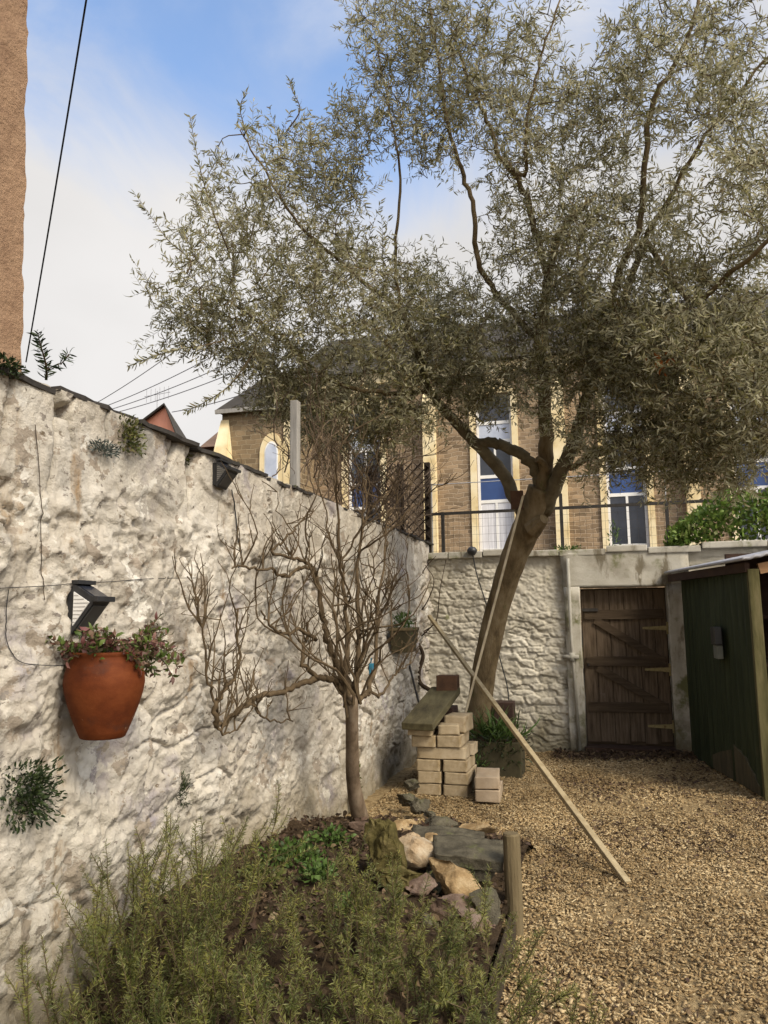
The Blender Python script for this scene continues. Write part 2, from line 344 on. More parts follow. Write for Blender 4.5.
M['hinge'] = mat('painted_hinge', [(.20,.155,.06), (.30,.24,.11)], scale=30, rough=.6, bump=.2, layers=[((.12,.07,.03), 18, .56, .66, (1,1,1))])
M['pvc'] = mat('grey_pipe', [(.26,.245,.20), (.36,.34,.285)], scale=8, rough=.8, bump=.05, layers=[((.2,.18,.13), 6, .6, .7, (1,1,.4))])
M['shed'] = mat('shed_green_paint', [(.018,.025,.011), (.029,.038,.017), (.044,.054,.027)], scale=4, rough=.8, bump=.3, bscale=40, stretch=(1,4,.4), spec=.2,
    layers=[((.075,.06,.032), 5, .64, .74, (1,1,.4))])
M['shed_worn'] = mat('shed_bare_wood', [(.05,.042,.024), (.10,.084,.048)], scale=6, rough=.9, bump=.3, stretch=(1,3,.5))
M['post_moss'] = mat('mossy_post', [(.05,.045,.018), (.09,.08,.032), (.135,.115,.055)], scale=7, rough=.95, bump=.5, bscale=40, stretch=(2,2,.4))
M['wood_orange'] = mat('pale_timber', [(.24,.135,.065), (.34,.20,.105)], scale=6, rough=.85, bump=.3, stretch=(.5,3,3))
M['tin'] = mat('shed_roof_tin', [(.30,.30,.32), (.42,.42,.44)], scale=6, rough=.55, bump=.1, layers=[((.2,.19,.17), 4, .58, .7, (1,1,1))])
M['dark_in'] = mat('dark_timber', [(.03,.016,.011), (.06,.035,.022)], scale=6, rough=.95, bump=.3)
M['cane'] = mat('weathered_pole', [(.22,.165,.085), (.36,.29,.17)], scale=12, rough=.85, bump=.3, bscale=60)
M['batten'] = mat('pale_batten', [(.36,.29,.18), (.50,.42,.28)], scale=12, rough=.85, bump=.2)
M['stake'] = mat('round_stake', [(.085,.062,.03), (.15,.115,.06)], scale=9, rough=.95, bump=.5, bscale=50, stretch=(2,2,.4))
M['edging'] = mat('dark_edging', [(.028,.02,.011), (.06,.043,.024)], scale=9, rough=.95, bump=.5)
M['greypost'] = mat('grey_timber', [(.20,.185,.16), (.33,.31,.275)], scale=9, rough=.9, bump=.4, stretch=(3,3,.3))
M['trellis'] = mat('dark_trellis', [(.022,.016,.011), (.05,.036,.024)], scale=9, rough=.95, bump=.3)
M['iron'] = mat('black_iron', [(.02,.018,.016), (.04,.034,.028)], scale=20, rough=.6, bump=.2, spec=.3)
M['cable'] = mat('cable_black', [(.02,.02,.02), (.04,.04,.04)], scale=20, rough=.7, bump=0)
M['wire_grey'] = mat('cable_grey', [(.30,.30,.31), (.40,.40,.41)], scale=20, rough=.7, bump=0)
M['chapel'] = rubble_mat('chapel_rubble', (.24,.165,.095), (.37,.265,.16), (.36,.28,.19), sx=.27, sz=.115)
M['annex'] = rubble_mat('annex_rubble', (.20,.14,.075), (.31,.225,.13), (.30,.24,.15), sx=.3, sz=.14)
M['dressed'] = mat('dressed_stone', [(.56,.42,.20), (.70,.57,.33), (.76,.66,.44)], scale=1.5, rough=.9, bump=.2, bscale=20, layers=[((.42,.31,.16), 2.5, .58, .7, (1,1,.5))])
M['roof_slate'] = mat('roof_slates', [(.030,.025,.018), (.058,.048,.034)], scale=2.5, rough=.75, bump=.5, bscale=12, stretch=(1,1,2), layers=[((.12,.10,.05), 1.2, .55, .7, (1,1,1))])
M['roof_brown'] = mat('roof_tiles_brown', [(.10,.065,.045), (.17,.11,.075)], scale=3, rough=.9, bump=.5, bscale=10)
M['salmon'] = mat('salmon_render', [(.68,.28,.17), (.76,.34,.22)], scale=2, rough=.9, bump=.2, bscale=20)
M['redtile'] = mat('red_ridge', [(.30,.10,.06), (.38,.15,.09)], scale=4, rough=.9, bump=.3)
M['wframe'] = mat('white_window_frame', [(.70,.68,.62), (.78,.76,.71)], scale=4, rough=.5, bump=0, spec=.4)
M['glass'] = mat('dark_glass', [(.018,.022,.03), (.05,.055,.07)], scale=1.2, rough=.08, bump=0, spec=.6)
M['bluepanel'] = mat('blue_panel', [(.022,.05,.15), (.03,.07,.20)], scale=2, rough=.35, bump=0, spec=.5)
M['curtain'] = mat('white_curtain', [(.52,.51,.52), (.70,.69,.69)], scale=7, rough=.8, bump=.2, bscale=14, stretch=(4,4,.3))
M['frost'] = mat('pale_glass', [(.34,.38,.46), (.52,.55,.62)], scale=2, rough=.15, bump=0, spec=.6)
M['bluetag'] = mat('blue_plastic', [(.02,.12,.19), (.03,.16,.24)], scale=9, rough=.5, bump=0)
M['sackbox'] = mat('dark_crate', [(.03,.016,.012), (.05,.028,.02)], scale=9, rough=.9, bump=.3)
M['greybox'] = mat('switch_grey', [(.12,.13,.11), (.17,.18,.155)], scale=9, rough=.5, bump=.05)
M['tub'] = mat('mossy_tub', [(.036,.030,.015), (.075,.062,.03)], scale=8, rough=.95, bump=.5, bscale=40, stretch=(1,1,.4))

# ------------------------------------------------------------------ ground
YB = 9.40; XW = -2.05
g = MB(); g.add([(-500,-200,-.02),(500,-200,-.02),(500,800,-.02),(-500,800,-.02)], [(0,1,2,3)])
kind(g.build('ground', M['soil']), 'structure')
xs = np.linspace(-2.4, 6, 170); ys = np.linspace(-4, 9.7, 270)
X, Y = np.meshgrid(xs, ys, indexing='ij')
def yard_z(x, y): return 0.03*fbm(x*1.1, y*1.1, 3, 3) + 0.018*fbm(x*6, y*6, 9, 3) + 0.012*fbm(x*17, y*17, 19, 2)
grid_mesh(np.stack([X, Y, yard_z(X, Y)], -1), 'yard_ground', M['ground'])
kind(bpy.data.objects['yard_ground'], 'structure')
# wood chips: nearest thick, thinning far away
def chips(n, area, lo, hi):
    pts = []
    while sum(len(p) for p in pts) < n:
        k = 30000
        x = RNG.uniform(area[0], area[1], k); y = area[2] + (area[3]-area[2])*RNG.random(k)**1.5
        dens = 0.75 + 0.9*fbm(x*1.6, y*1.6, 31, 3) + .5*fbm(x*7, y*7, 37, 2)
        ok = RNG.random(k) < dens
        pts.append(np.stack([x[ok], y[ok]], 1))
    p = np.concatenate(pts)[:n]
    a = RNG.uniform(0, 2*np.pi, n); tl = RNG.normal(0, .28, n)
    d = np.stack([np.cos(a)*np.cos(tl), np.sin(a)*np.cos(tl), np.sin(tl)], 1)
    s = unit(np.cross(d, np.array([[0,0,1.]])) + RNG.normal(0, .3, (n,3)))
    nn = np.cross(s, d); nn *= np.sign(nn[:,2:3])
    L = (RNG.uniform(lo, hi, n)*np.where(RNG.random(n) < .06, 2.2, 1))[:,None]/2; W = (.0018+.0068*RNG.random(n)**2.2)[:,None]; T = .0022
    c = np.stack([p[:,0], p[:,1], yard_z(p[:,0], p[:,1]) + RNG.uniform(.002, .016, n)], 1)
    tp = RNG.uniform(.5, 1, n)[:,None]
    V = np.stack([c-d*L-s*W-nn*T, c+d*L-s*W*tp-nn*T, c+d*L+s*W*tp-nn*T, c-d*L+s*W-nn*T,
                  c-d*L-s*W+nn*T, c+d*L-s*W*tp+nn*T, c+d*L+s*W*tp+nn*T, c-d*L+s*W+nn*T], 1).reshape(-1, 3)
    o = np.arange(n)[:,None]*8
    q = np.concatenate([o+np.array([f]) for f in ((4,5,6,7),(0,1,5,4),(1,2,6,5),(2,3,7,6),(3,0,4,7))], 0)
    return V, q
V, q = chips(190000, (-1.9, 3.6, 2.2, 9.3), .006, .024)
wc = np_mesh('wood_chippings', V, q, M['chip']); kind(wc, 'stuff')
wc['label'] = 'tan wood chippings spread over the yard'

# ------------------------------------------------------------------ left rubble wall
def left_relief(y, z):
    wy = y + .10*fbm(y*3, z*3, 41, 3); wz = z + .07*fbm(y*3, z*3, 47, 3)
    f1, f2, rid = worley(wy/.40, wz/.24, 3); e = f2-f1
    mask = sstep(-.22, .16, fbm(y*.8, z*.9, 51, 2))
    h = mask*(.036*sstep(.0, .11, e) + .030*(rid-.5) - .03)
    g1, g2, gid = worley((wy*.9+wz*.5)/.17, (wz*.9-wy*.35)/.09, 8); ge = g2-g1
    m2 = sstep(.0, .3, fbm(y*1.7+9, z*1.7, 57, 2))
    h += m2*(.009*sstep(0, .12, ge) + .012*(gid-.5))
    crust = np.clip(1-np.abs(2.4*fbm(y*4.2, z*5.5, 61, 4)), 0, 1)**2
    ta = fbm(y*1.5+4, z*1.9, 63, 5)*5.0; fl = np.floor(ta); h += .017*(fl + sstep(.90, 1.0, ta-fl))*sstep(-.25, .15, fbm(y*.9+3, z*.9, 65, 2))
    tb2 = fbm(wy*3.1+wz*1.4, wz*4.2, 69, 5)*4.0; fl2 = np.floor(tb2); h += .004*(fl2 + sstep(.88, 1.0, tb2-fl2))
    cr = np.abs(fbm(y*1.9+2, z*1.3+7, 75, 5)); h -= .030*sstep(.036, .0, cr)*sstep(-.05, .15, fbm(y*2+1, z*2, 79, 2))
    h += .014*crust + .022*fbm(y*1.2, z*1.2, 67, 3) + .024*billow(y*5, z*6.5, 71, 5, .55) + .010*fbm(y*30, z*30, 73, 3, .75)
    h += .06*fbm(y*.35, z*.5, 77, 2)
    # a course of upright cope stones along the head
    top = sstep(2.02, 2.10, z + .05*fbm(y*4, z*2, 81, 2))
    t1, t2, tid = worley(y/.24 + .15*fbm(y*5, z*5, 83, 2), z/1.4, 19); te = t2-t1
    hole = sstep(.01, .06, te)
    h = h*(1-top*.7) + top*(.022*(tid-.5) - .075*(1-hole)*(vnoise(y*3, z*1.5, 87) > -.15) + .01)
    pit = sstep(.30, .37, fbm(y*2.3+5, z*3.3, 91, 2)); h -= pit*.018
    return h
yv = np.concatenate([np.arange(-3, 1.8, .08), np.arange(1.8, 5.2, .009), np.arange(5.2, YB+.02, .018)])
zv = np.concatenate([np.arange(-.1, .3, .03), np.arange(.3, 2.47, .0095)])
Yg, Zg = np.meshgrid(yv, zv, indexing='ij')
hh = left_relief(Yg, Zg)
wall = thing('rubble_wall', 'long whitewashed rubble garden wall along the yard, capped with thin dark slates', 'wall', (XW, 3, 0))
grid_mesh(np.stack([XW + hh, Yg, Zg], -1), 'whitewashed_face', M['lime'], wall)
b = MB(); b.box((-2.50, -3, -.1), (-2.19, YB+.4, 2.445)); b.build('core', M['lime_dull'], wall)
b = MB(); y = -3.0
while y < YB:
    L = random.uniform(.28, .62); zt = 2.455 + random.uniform(-.012, .012); ov = random.uniform(-.024, .006)
    n = 7; prof = []
    x1 = XW + .045 + ov
    vs = []; k = n
    for i in range(n+1):
        yy = y + L*i/n - .004*(i == n)
        jx = random.uniform(-.018, .012)
        vs += [(-2.52, yy, zt), (x1+jx, yy, zt-.006), (x1+jx+.004, yy, zt+.013), (-2.52, yy, zt+.017)]
    fs = []
    for i in range(n):
        a = 4*i; c = 4*(i+1)
        fs += [(a,a+1,c+1,c), (a+1,a+2,c+2,c+1), (a+2,a+3,c+3,c+2), (a+3,a,c,c+3)]
    fs += [(3,2,1,0), (4*n,4*n+1,4*n+2,4*n+3)]
    b.add(vs, fs); y += L + random.uniform(0, .01)
b.build('coping', M['slate'], wall)

# ------------------------------------------------------------------ back wall
def back_relief(x, z):
    wx = x + .05*fbm(x*3, z*5, 141, 3); wz = z + .022*fbm(x*3, z*6, 147, 3)
    wz = wz + .03*fbm(x*.9, z*1.1, 143, 2); row = np.floor(wz/.085); sh = _hash(row, row*0+3, 5)
    f1, f2, rid = worley(wx/.21 + sh, wz/.085, 103, .78); e = f2-f1
    m = sstep(-.30, .10, fbm(x*1.3, z*1.5, 149, 2))
    h = m*(.017*sstep(0, .22, e) + .028*(rid-.5)) - .02
    h += .016*fbm(x*1.2, z*1.2, 167, 3) + .014*fbm(x*9, z*12, 171, 5, .65) + .010*fbm(x*30, z*34, 161, 3, .7)
    return h
bw = thing('back_wall', 'whitewashed coursed stone wall with cement door surround at the end of the yard', 'wall', (0, YB, 0))
DX0, DX1, DZ1 = -.245, .72, 1.87
TOPB = 2.29
for (x0, x1) in ((XW-.1, DX0-.17), (DX1+.22, 5.2)):
    xg = np.arange(x0, x1+.001, .012) if x0 < 0 else np.arange(x0, x1+.001, .05); zg = np.arange(-.1, TOPB+.02, .011)
    Xg, Zg2 = np.meshgrid(xg, zg, indexing='ij')
    P = np.stack([Xg, YB - back_relief(Xg, Zg2), Zg2], -1)
    o = grid_mesh(P[::-1].copy(), 'stone_face', M['lime_dull'], bw)
b = MB()
b.box((XW-.4, YB+.06, -.1), (DX0-.16, YB+.42, TOPB-.01)); b.box((DX1+.21, YB+.06, -.1), (5.2, YB+.42, TOPB-.01)); b.box((DX0-.165, YB+.06, DZ1+.1), (DX1+.215, YB+.42, TOPB-.012))
b.build('core', M['lime_dull'], bw)
def rough_block(lo, hi, name, m, parent, amp=.012, seed=0, step=.05):
    lo = np.array(lo, float); hi = np.array(hi, float)
    bm = bmesh.new(); bmesh.ops.create_cube(bm, size=1)
    for v in bm.verts: v.co = Vector(lo + (np.array(v.co)+.5)*(hi-lo))
    n = int(min(14, max(2, (hi-lo).max()/step)))
    bmesh.ops.subdivide_edges(bm, edges=list(bm.edges), cuts=n, use_grid_fill=True)
    for v in bm.verts:
        q = v.co*5 + Vector((seed*3.1, seed*1.7, 0)); nz = mnoise.noise_vector(q)*amp + mnoise.noise_vector(q*4)*amp*.4
        v.co += nz
    me = bpy.data.meshes.new(name); bm.to_mesh(me); bm.free(); me.materials.append(m)
    me.polygons.foreach_set('use_smooth', [True]*len(me.polygons))
    return link(name, me, parent)
rough_block((DX0-.18, YB-.05, -.05), (DX0, YB+.25, DZ1+.02), 'jamb', M['render'], bw, seed=1)
rough_block((DX1, YB-.07, -.05), (DX1+.23, YB+.25, DZ1+.02), 'jamb', M['render'], bw, seed=2)
rough_block((DX0-.2, YB-.045, DZ1+.01), (DX1+.25, YB+.2, TOPB), 'lintel', M['render'], bw, seed=3)
b = MB(); x = XW-.3
while x < 5.2:
    L = random.uniform(.3, .7); zt = TOPB + random.uniform(-.02, .02)
    b.box((x, YB-.06+random.uniform(-.03,.01), zt-.02), (x+L-.01, YB+.45, zt+.045+random.uniform(0,.02))); x += L
b.build('coping', M['render'], bw, bevel=.012)

# door
door = thing('wooden_door', 'weathered brown ledged and braced door set low in the back wall', 'door', (DX0, YB+.08, 0))
x = DX0+.012; yd = YB+.10
while x < DX1-.03:
    w = random.uniform(.13, .17); w = min(w, DX1-.012-x)
    bb = MB(); bb.box((x, yd, .10+random.uniform(-.02,.03)), (x+w-.006, yd+.025, DZ1-.02)); bb.build('board', M['door'], door, bevel=.003); x += w
bb = MB(); bb.box((DX0+.005, yd+.03, .03), (DX1-.005, yd+.045, DZ1-.005)); bb.build('gap_light_stop', M['door_dark'], door)  # added dark sheet, shuts out light so the board gaps look dark
for z in (.50, 1.02, 1.56):
    bb = MB(); bb.box((DX0+.04, yd-.024, z-.055), (DX1-.04, yd-.002, z+.055)); bb.build('ledge', M['door_dark'], door, bevel=.003)
for z0, z1 in ((1.50, 1.08), (.95, .56)):
    bb = MB(); bb.beam((DX0+.16, yd-.013, z0), (DX1-.08, yd-.013, z1-.05), .02, .085, up=(0,0,1)); bb.build('brace', M['door_dark'], door)
for z in (1.40, .93, .30):
    bb = MB(); bb.add([(DX1-.28,yd-.034,z-.012),(DX1-.02,yd-.034,z-.026),(DX1-.02,yd-.034,z+.026),(DX1-.28,yd-.034,z+.012),
                       (DX1-.28,yd-.026,z-.012),(DX1-.02,yd-.026,z-.026),(DX1-.02,yd-.026,z+.026),(DX1-.28,yd-.026,z+.012)],
                      [(0,1,2,3),(7,6,5,4),(0,4,5,1),(1,5,6,2),(2,6,7,3),(3,7,4,0)])
    bb.box((DX1-.02, yd-.038, z-.07), (DX1+.004, yd-.02, z+.07)); bb.build('hinge', M['hinge'], door)
bb = MB(); bb.box((DX0+.02, yd-.04, 1.60), (DX0+.2, yd-.026, 1.635)); bb.build('bolt', M['iron'], door)
bb = MB(); bb.tube([(DX0+.06, yd-.03, .98), (DX0+.06, yd-.07, .98), (DX0+.06, yd-.07, 1.0)], .014, 8); bb.build('handle', M['iron'], door)
bb = MB(); bb.box((DX0-.02, YB-.12, -.02), (DX1+.02, YB+.2, .075)); bb.build('door_sill', M['dark_in'], bw, bevel=.01)

# pipe beside the door
pt = aty(566, 560, YB-.09); pb = aty(580, 752, YB-.09)
pp = thing('drain_pipe', 'thin pale grey pipe running down beside the door jamb', 'pipe', (pb[0], pb[1], 0))
bb = MB(); bb.tube([(pt[0]+.02, pt[1], 2.22), (pt[0]+.02, pt[1], 1.3), (pb[0], pb[1], .0)], .019, 12); bb.build('pipe_run', M['pvc'], pp, smooth=True)
j = aty(571, 657, YB-.09)
bb = MB(); bb.tube([(j[0]+.01, j[1], j[2]-.05), (j[0]+.008, j[1], j[2]+.05)], .034, 12); bb.tube([(j[0]-.09, j[1], j[2]), (j[0]+.09, j[1]-.01, j[2])], .026, 10); bb.build('pipe_joint', M['pvc'], pp, smooth=True)

# ------------------------------------------------------------------ house corner at the left
hs = thing('rendered_house', 'brown roughcast house corner rising behind the near end of the wall', 'house', (-4, -2, 0))
hx, hy = -2.16, 2.452
yy = np.arange(-4, hy+.001, .04); zz = np.arange(2.0, 5.6, .03)
A, Bz = np.meshgrid(yy, zz, indexing='ij')
edge = np.where(A > hy-.05, .0, 1.)
P = np.stack([hx + .012*fbm(A*16, Bz*16, 201, 3) + .012*fbm(A*1.5, Bz*1.5, 203, 2), A - .055*(Bz-2.6) + (1-edge)*.012*fbm(A*0, Bz*20, 207, 3), Bz], -1)
grid_mesh(P, 'rendered_side', M['roughcast'], hs)
b = MB(); b.box((-7, -4, 0), (hx-.03, hy-.012, 5.55)); b.v = [(v[0], v[1]-.055*(v[2]-2.6), v[2]) for v in b.v]; b.build('wall', M['roughcast'], hs)
b = MB(); b.add([(-7.2,-4.2,5.55),(hx+.06,-4.2,5.55),(hx+.06,hy+.05,5.55),(-7.2,hy+.05,5.55),(-4.6,-4.2,7.4),(-4.6,hy+.05,7.4)], [(3,2,1,0),(0,1,4),(2,3,5),(1,2,5,4),(3,0,4,5)]); b.build('roof', M['roof_slate'], hs)

# ------------------------------------------------------------------ chapel behind
YC = 21.0
ch = thing('stone_chapel', 'tall brown stone chapel with tall blue and white windows beyond the back wall', 'chapel', (0, YC, 0))
def fx(px, py=460): return aty(px, py, YC)[0]
wins = [fx(364), fx(494.5), fx(625), fx(755), fx(885)]
X0, X1 = fx(292), fx(960); EAVE = 8.75
WW, WB, WT = .50, 2.5, 7.75     # half width of the opening, foot, head
b = MB(); edges = [X0] + [v for w in wins for v in (w-WW, w+WW)] + [X1]
for i in range(0, len(edges), 2): b.box((edges[i], YC, 0), (edges[i+1], YC+.5, EAVE))
for w in wins: b.box((w-WW, YC, 0), (w+WW, YC+.5, WB)); b.box((w-WW, YC, WT), (w+WW, YC+.5, EAVE))
b.box((X0, YC+8, 0), (X1, YC+8.5, EAVE)); b.box((X0, YC+.5, 0), (X0+.5, YC+8, EAVE))
b.build('wall', M['chapel'], ch)
RZ = 11.5
b = MB(); b.add([(X0-.2,YC-.35,EAVE-.1),(X1,YC-.35,EAVE-.1),(X1,YC+4.25,RZ),(X0-.2,YC+4.25,RZ),(X0-.2,YC+8.9,EAVE-.1),(X1,YC+8.9,EAVE-.1)], [(0,1,2,3),(3,2,5,4),(0,3,4),(1,5,2),(0,4,5,1)])
b.build('roof', M['roof_slate'], ch)
b = MB(); b.box((X0-.1, YC-.14, EAVE-.42), (X1, YC-.004, EAVE-.12)); b.build('cornice', M['dressed'], ch)
for px in (300, 431, 560, 690, 820):
    x = fx(px); b = MB(); b.box((x-.17, YC-.28, 0), (x+.17, YC-.003, 7.6)); b.add([(x-.17,YC-.28,7.6),(x+.17,YC-.28,7.6),(x+.17,YC-.003,8.1),(x-.17,YC-.003,8.1)], [(0,1,2,3)])
    b.build('buttress', M['dressed'], ch)
def window(w, k):
    s = MB()
    for sx in (-1, 1):
        a, c = (w-WW-.17, w-WW) if sx < 0 else (w+WW, w+WW+.17)
        s.box((a, YC-.06, WB), (c, YC-.003, WT))
    s.add([(w-WW-.17,YC-.06,WT),(w+WW+.17,YC-.06,WT),(w,YC-.06,WT+.75),(w-WW-.17,YC-.003,WT),(w+WW+.17,YC-.003,WT),(w,YC-.003,WT+.75)], [(0,1,2),(0,2,5,3),(1,4,5,2),(0,3,4,1)])
    s.box((w-WW-.2, YC-.1, WB-.16), (w+WW+.2, YC-.003, WB))
    f = MB(); zs = [WB, 3.36, 4.72, 5.42, 6.42, 6.95, WT]
    for x in (w-WW+.035, w+WW-.035): f.box((x-.035, YC+.14, WB), (x+.035, YC+.2, WT))
    for z in zs: f.box((w-WW+.071, YC+.145, max(WB, z-.045)), (w+WW-.071, YC+.195, min(WT, z+.045)))
    f.box((w-.032, YC+.147, WB+.046), (w+.032, YC+.193, zs[2]-.046)); f.box((w-.028, YC+.147, zs[3]+.046), (w+.028, YC+.193, zs[4]-.046))
    wo = f.build('window', M['wframe'], ch)
    fills = [('curtain' if k == 1 else 'glass'), ('curtain' if k == 1 else 'glass'), 'bluepanel', 'glass', 'frost', 'glass']
    names = {'curtain': 'white_curtain', 'glass': 'pane', 'bluepanel': 'blue_panel', 'frost': 'pale_pane'}
    for i, m in enumerate(fills):
        p = MB(); p.box((w-WW+.02, YC+.165, zs[i]+.02), (w+WW-.02, YC+.175, zs[i+1]-.02))
        p.build(names[m], M[m], wo)
    s.build('window_surround', M['dressed'], wo)
for k, w in enumerate(wins): window(w, k)

# annex to the left
YA = 19.6
an = thing('chapel_annex', 'lower stone annex with slate roof and small lancet window left of the chapel', 'annex', (-9, YA, 0))
ax0, ax1 = aty(222, 430, YA)[0], aty(296, 430, YA)[0]
az = aty(260, 407, YA)[2]; ar = aty(250, 377, YA+2.2)[2]
b = MB(); b.box((ax0, YA, 0), (ax1, YA+4.4, az)); b.build('wall', M['annex'], an)
b = MB(); b.add([(ax0-.15,YA-.2,az-.05),(ax1+.1,YA-.2,az-.05),(ax1+.1,YA+2.2,ar),(ax0+.45,YA+2.2,ar),(ax0-.15,YA+4.6,az-.05),(ax1+.1,YA+4.6,az-.05)], [(0,1,2,3),(3,2,5,4),(0,3,4),(1,5,2),(0,4,5,1)]); b.build('roof', M['roof_slate'], an)
b = MB(); b.box((ax0-.1, YA-.26, az-.16), (ax1+.05, YA-.2, az-.04)); b.build('gutter', M['greypost'], an)
b = MB()
xa = ax0-.12
b.add([(xa,YA-.55,0),(xa+.55,YA-.55,0),(xa+.55,YA-.55,az-2.2),(xa,YA-.55,az-2.2),(xa+.06,YA-.3,az-1.1),(xa+.45,YA-.3,az-1.1),(xa+.1,YA-.03,az-.3),(xa+.35,YA-.03,az-.3),(xa,YA+.3,0),(xa+.55,YA-.003,0),(xa+.55,YA-.003,az-2.2),(xa,YA+.3,az-2.2)],
      [(0,1,2,3),(3,2,5,4),(4,5,7,6),(1,9,10,2),(2,10,7,5),(0,3,11,8),(3,4,6,11)]); b.build('buttress', M['dressed'], an)
b = MB(); b.box((ax1-.35, YA-.07, 0), (ax1+.03, YA-.003, az-.06)); b.build('quoin', M['dressed'], an)
# lancet window
lx = aty(272, 465, YA)[0]; lz0 = aty(272, 486, YA)[2]-.3; lz1 = aty(272, 452, YA)[2]
def lancet(hw, z0, z1, d0, d1, n=8):
    pts = [(-hw, z0), (hw, z0), (hw, z1)]
    for i in range(1, n):
        t = i/n; pts.append((hw*(1-t**1.6), z1 + hw*1.5*math.sin(t*math.pi/2)))
    pts.append((0, z1+hw*1.5))
    for i in range(n-1, 0, -1):
        t = i/n; pts.append((-hw*(1-t**1.6), z1 + hw*1.5*math.sin(t*math.pi/2)))
    pts.append((-hw, z1)); k = len(pts)
    vs = [(lx+p[0], d0, p[1]) for p in pts] + [(lx+p[0], d1, p[1]) for p in pts]
    return vs, [tuple(range(k))] + [(i, k+i, k+(i+1)%k, (i+1)%k) for i in range(k)]
b = MB(); b.add(*lancet(.36, lz0-.1, lz1, YA-.05, YA-.003)); lw = b.build('window', M['dressed'], an)
b = MB(); b.add(*lancet(.17, lz0, lz1-.02, YA-.075, YA-.052)); b.build('pale_pane', M['frost'], lw)
b = MB(); b.add(*lancet(.205, lz0, lz1-.01, YA-.062, YA-.0515)); b.build('frame', M['wframe'], lw)

# small brown roofed outbuilding beyond
sh = thing('tiled_cottage', 'small cottage with brown tiled roof left of the annex', 'house', (-13, 24, 0))
c0, c1 = aty(202, 440, 24.5), aty(222, 440, 24.5); zr = aty(205, 424, 24.5)[2]; ze = aty(205, 447, 24.5)[2]
b = MB(); b.box((c0[0]+.1, 24.5, 0), (c1[0]+.6, 27, ze)); b.build('wall', M['dark_in'], sh)
b = MB(); b.add([(c0[0],24.3,ze-.05),(c1[0]+.7,24.3,ze-.05),(c1[0]+.7,25.7,zr),(c0[0],25.7,zr),(c0[0],27.2,ze-.05),(c1[0]+.7,27.2,ze-.05)], [(0,1,2,3),(3,2,5,4),(0,3,4),(1,5,2),(0,4,5,1)]); b.build('roof', M['roof_brown'], sh)

# salmon gable
sg = thing('salmon_house', 'house with salmon gable and dark slate roof beyond the wall', 'house', (-15, 24, 0))
ap = aty(165, 407, 24); rt = aty(179, 442, 24); lt = aty(136, 428, 24.6)
b = MB()
zb = 0; base = [(lt[0], lt[1], zb), (rt[0], rt[1], zb)]
back = np.array([-2.6, 6.5, 0])
def pt(p, z=None, o=0): return (p[0]+back[0]*o, p[1]+back[1]*o, p[2] if z is None else z)
b.add([pt(lt,0), pt(rt,0), pt(rt), pt(ap), pt(lt), pt(lt,0,1), pt(rt,0,1), pt(rt,None,1), pt(ap,None,1), pt(lt,None,1)],
      [(0,1,2,3,4), (1,6,7,2), (0,4,9,5), (5,9,8,7,6)]); b.build('wall', M['salmon'], sg)
b = MB(); u = .12
def rp(p, o, dz=0): return (p[0]+back[0]*o, p[1]+back[1]*o, p[2]+dz)
f = -.03
b.add([rp(ap,f,.10), rp(ap,1,.10), rp(lt,1,.07), rp(lt,f,.07), rp(ap,f,.02), rp(ap,1,.02), rp(lt,1,-.02), rp(lt,f,-.02)], [(0,1,2,3),(7,6,5,4),(0,3,7,4),(1,5,6,2),(3,2,6,7)])
b.add([rp(ap,f,.10), rp(rt,f,.07), rp(rt,1,.07), rp(ap,1,.10), rp(ap,f,.02), rp(rt,f,-.02), rp(rt,1,-.02), rp(ap,1,.02)], [(0,1,2,3),(7,6,5,4),(0,4,5,1),(1,5,6,2)])
b.build('roof', M['roof_slate'], sg)
at_ = aty(157, 410, 25.5)
b = MB(); b.tube([(at_[0], 25.5, at_[2]-1), (at_[0], 25.5, at_[2]+.75)], .018, 6); b.tube([(at_[0]-.5, 25.4, at_[2]+.55), (at_[0]+.5, 25.6, at_[2]+.7)], .014, 5)
for i in range(6):
    t = -.42+.17*i; b.tube([(at_[0]+t, 25.5+t*.2, at_[2]+.38+t*.15), (at_[0]+t, 25.5+t*.2, at_[2]+.88+t*.15)], .01, 4)
b.build('aerial', M['wire_grey'], sg)

# ------------------------------------------------------------------ overhead cables
def cable(p, q, r, sag, name, label, m):
    p = np.array(p); q = np.array(q)
    bb = MB(); pts = []
    for i in range(25):
        t = i/24; v = p+(q-p)*t; v[2] -= sag*4*t*(1-t); pts.append(v)
    bb.tube(pts, r, 6); o = bb.build(name, m); tag(o, label, 'cable'); return o
cable(aty(26, 362, 5.5), aty(104, -110, 3.2), .006, .05, 'overhead_cable', 'single thick dark cable slanting up the sky beside the brown house', M['cable'])
cw = [((98, 402), (162, 352), 'uppermost of the pale telephone wires fanning over the salmon house'), ((106, 406), (192, 360), 'second pale telephone wire down, above the salmon gable'),
      ((112, 409), (208, 366), 'third pale telephone wire down, above the salmon gable'), ((118, 412), (222, 371), 'lowest of the parallel pale telephone wires over the salmon gable'),
      ((172, 412), (232, 392), 'short pale wire reaching the annex eaves over the tiled cottage')]
for (a, c, l) in cw:
    p = aty(a[0], a[1], 22.5); q2 = aty(c[0]+60, c[1]-(a[1]-c[1])*60/(c[0]-a[0])*.8, 19)
    o = cable(p, q2, .015, .12, 'telephone_wire', l, M['wire_grey']); o['group'] = 'telephone wires over the rooftops'

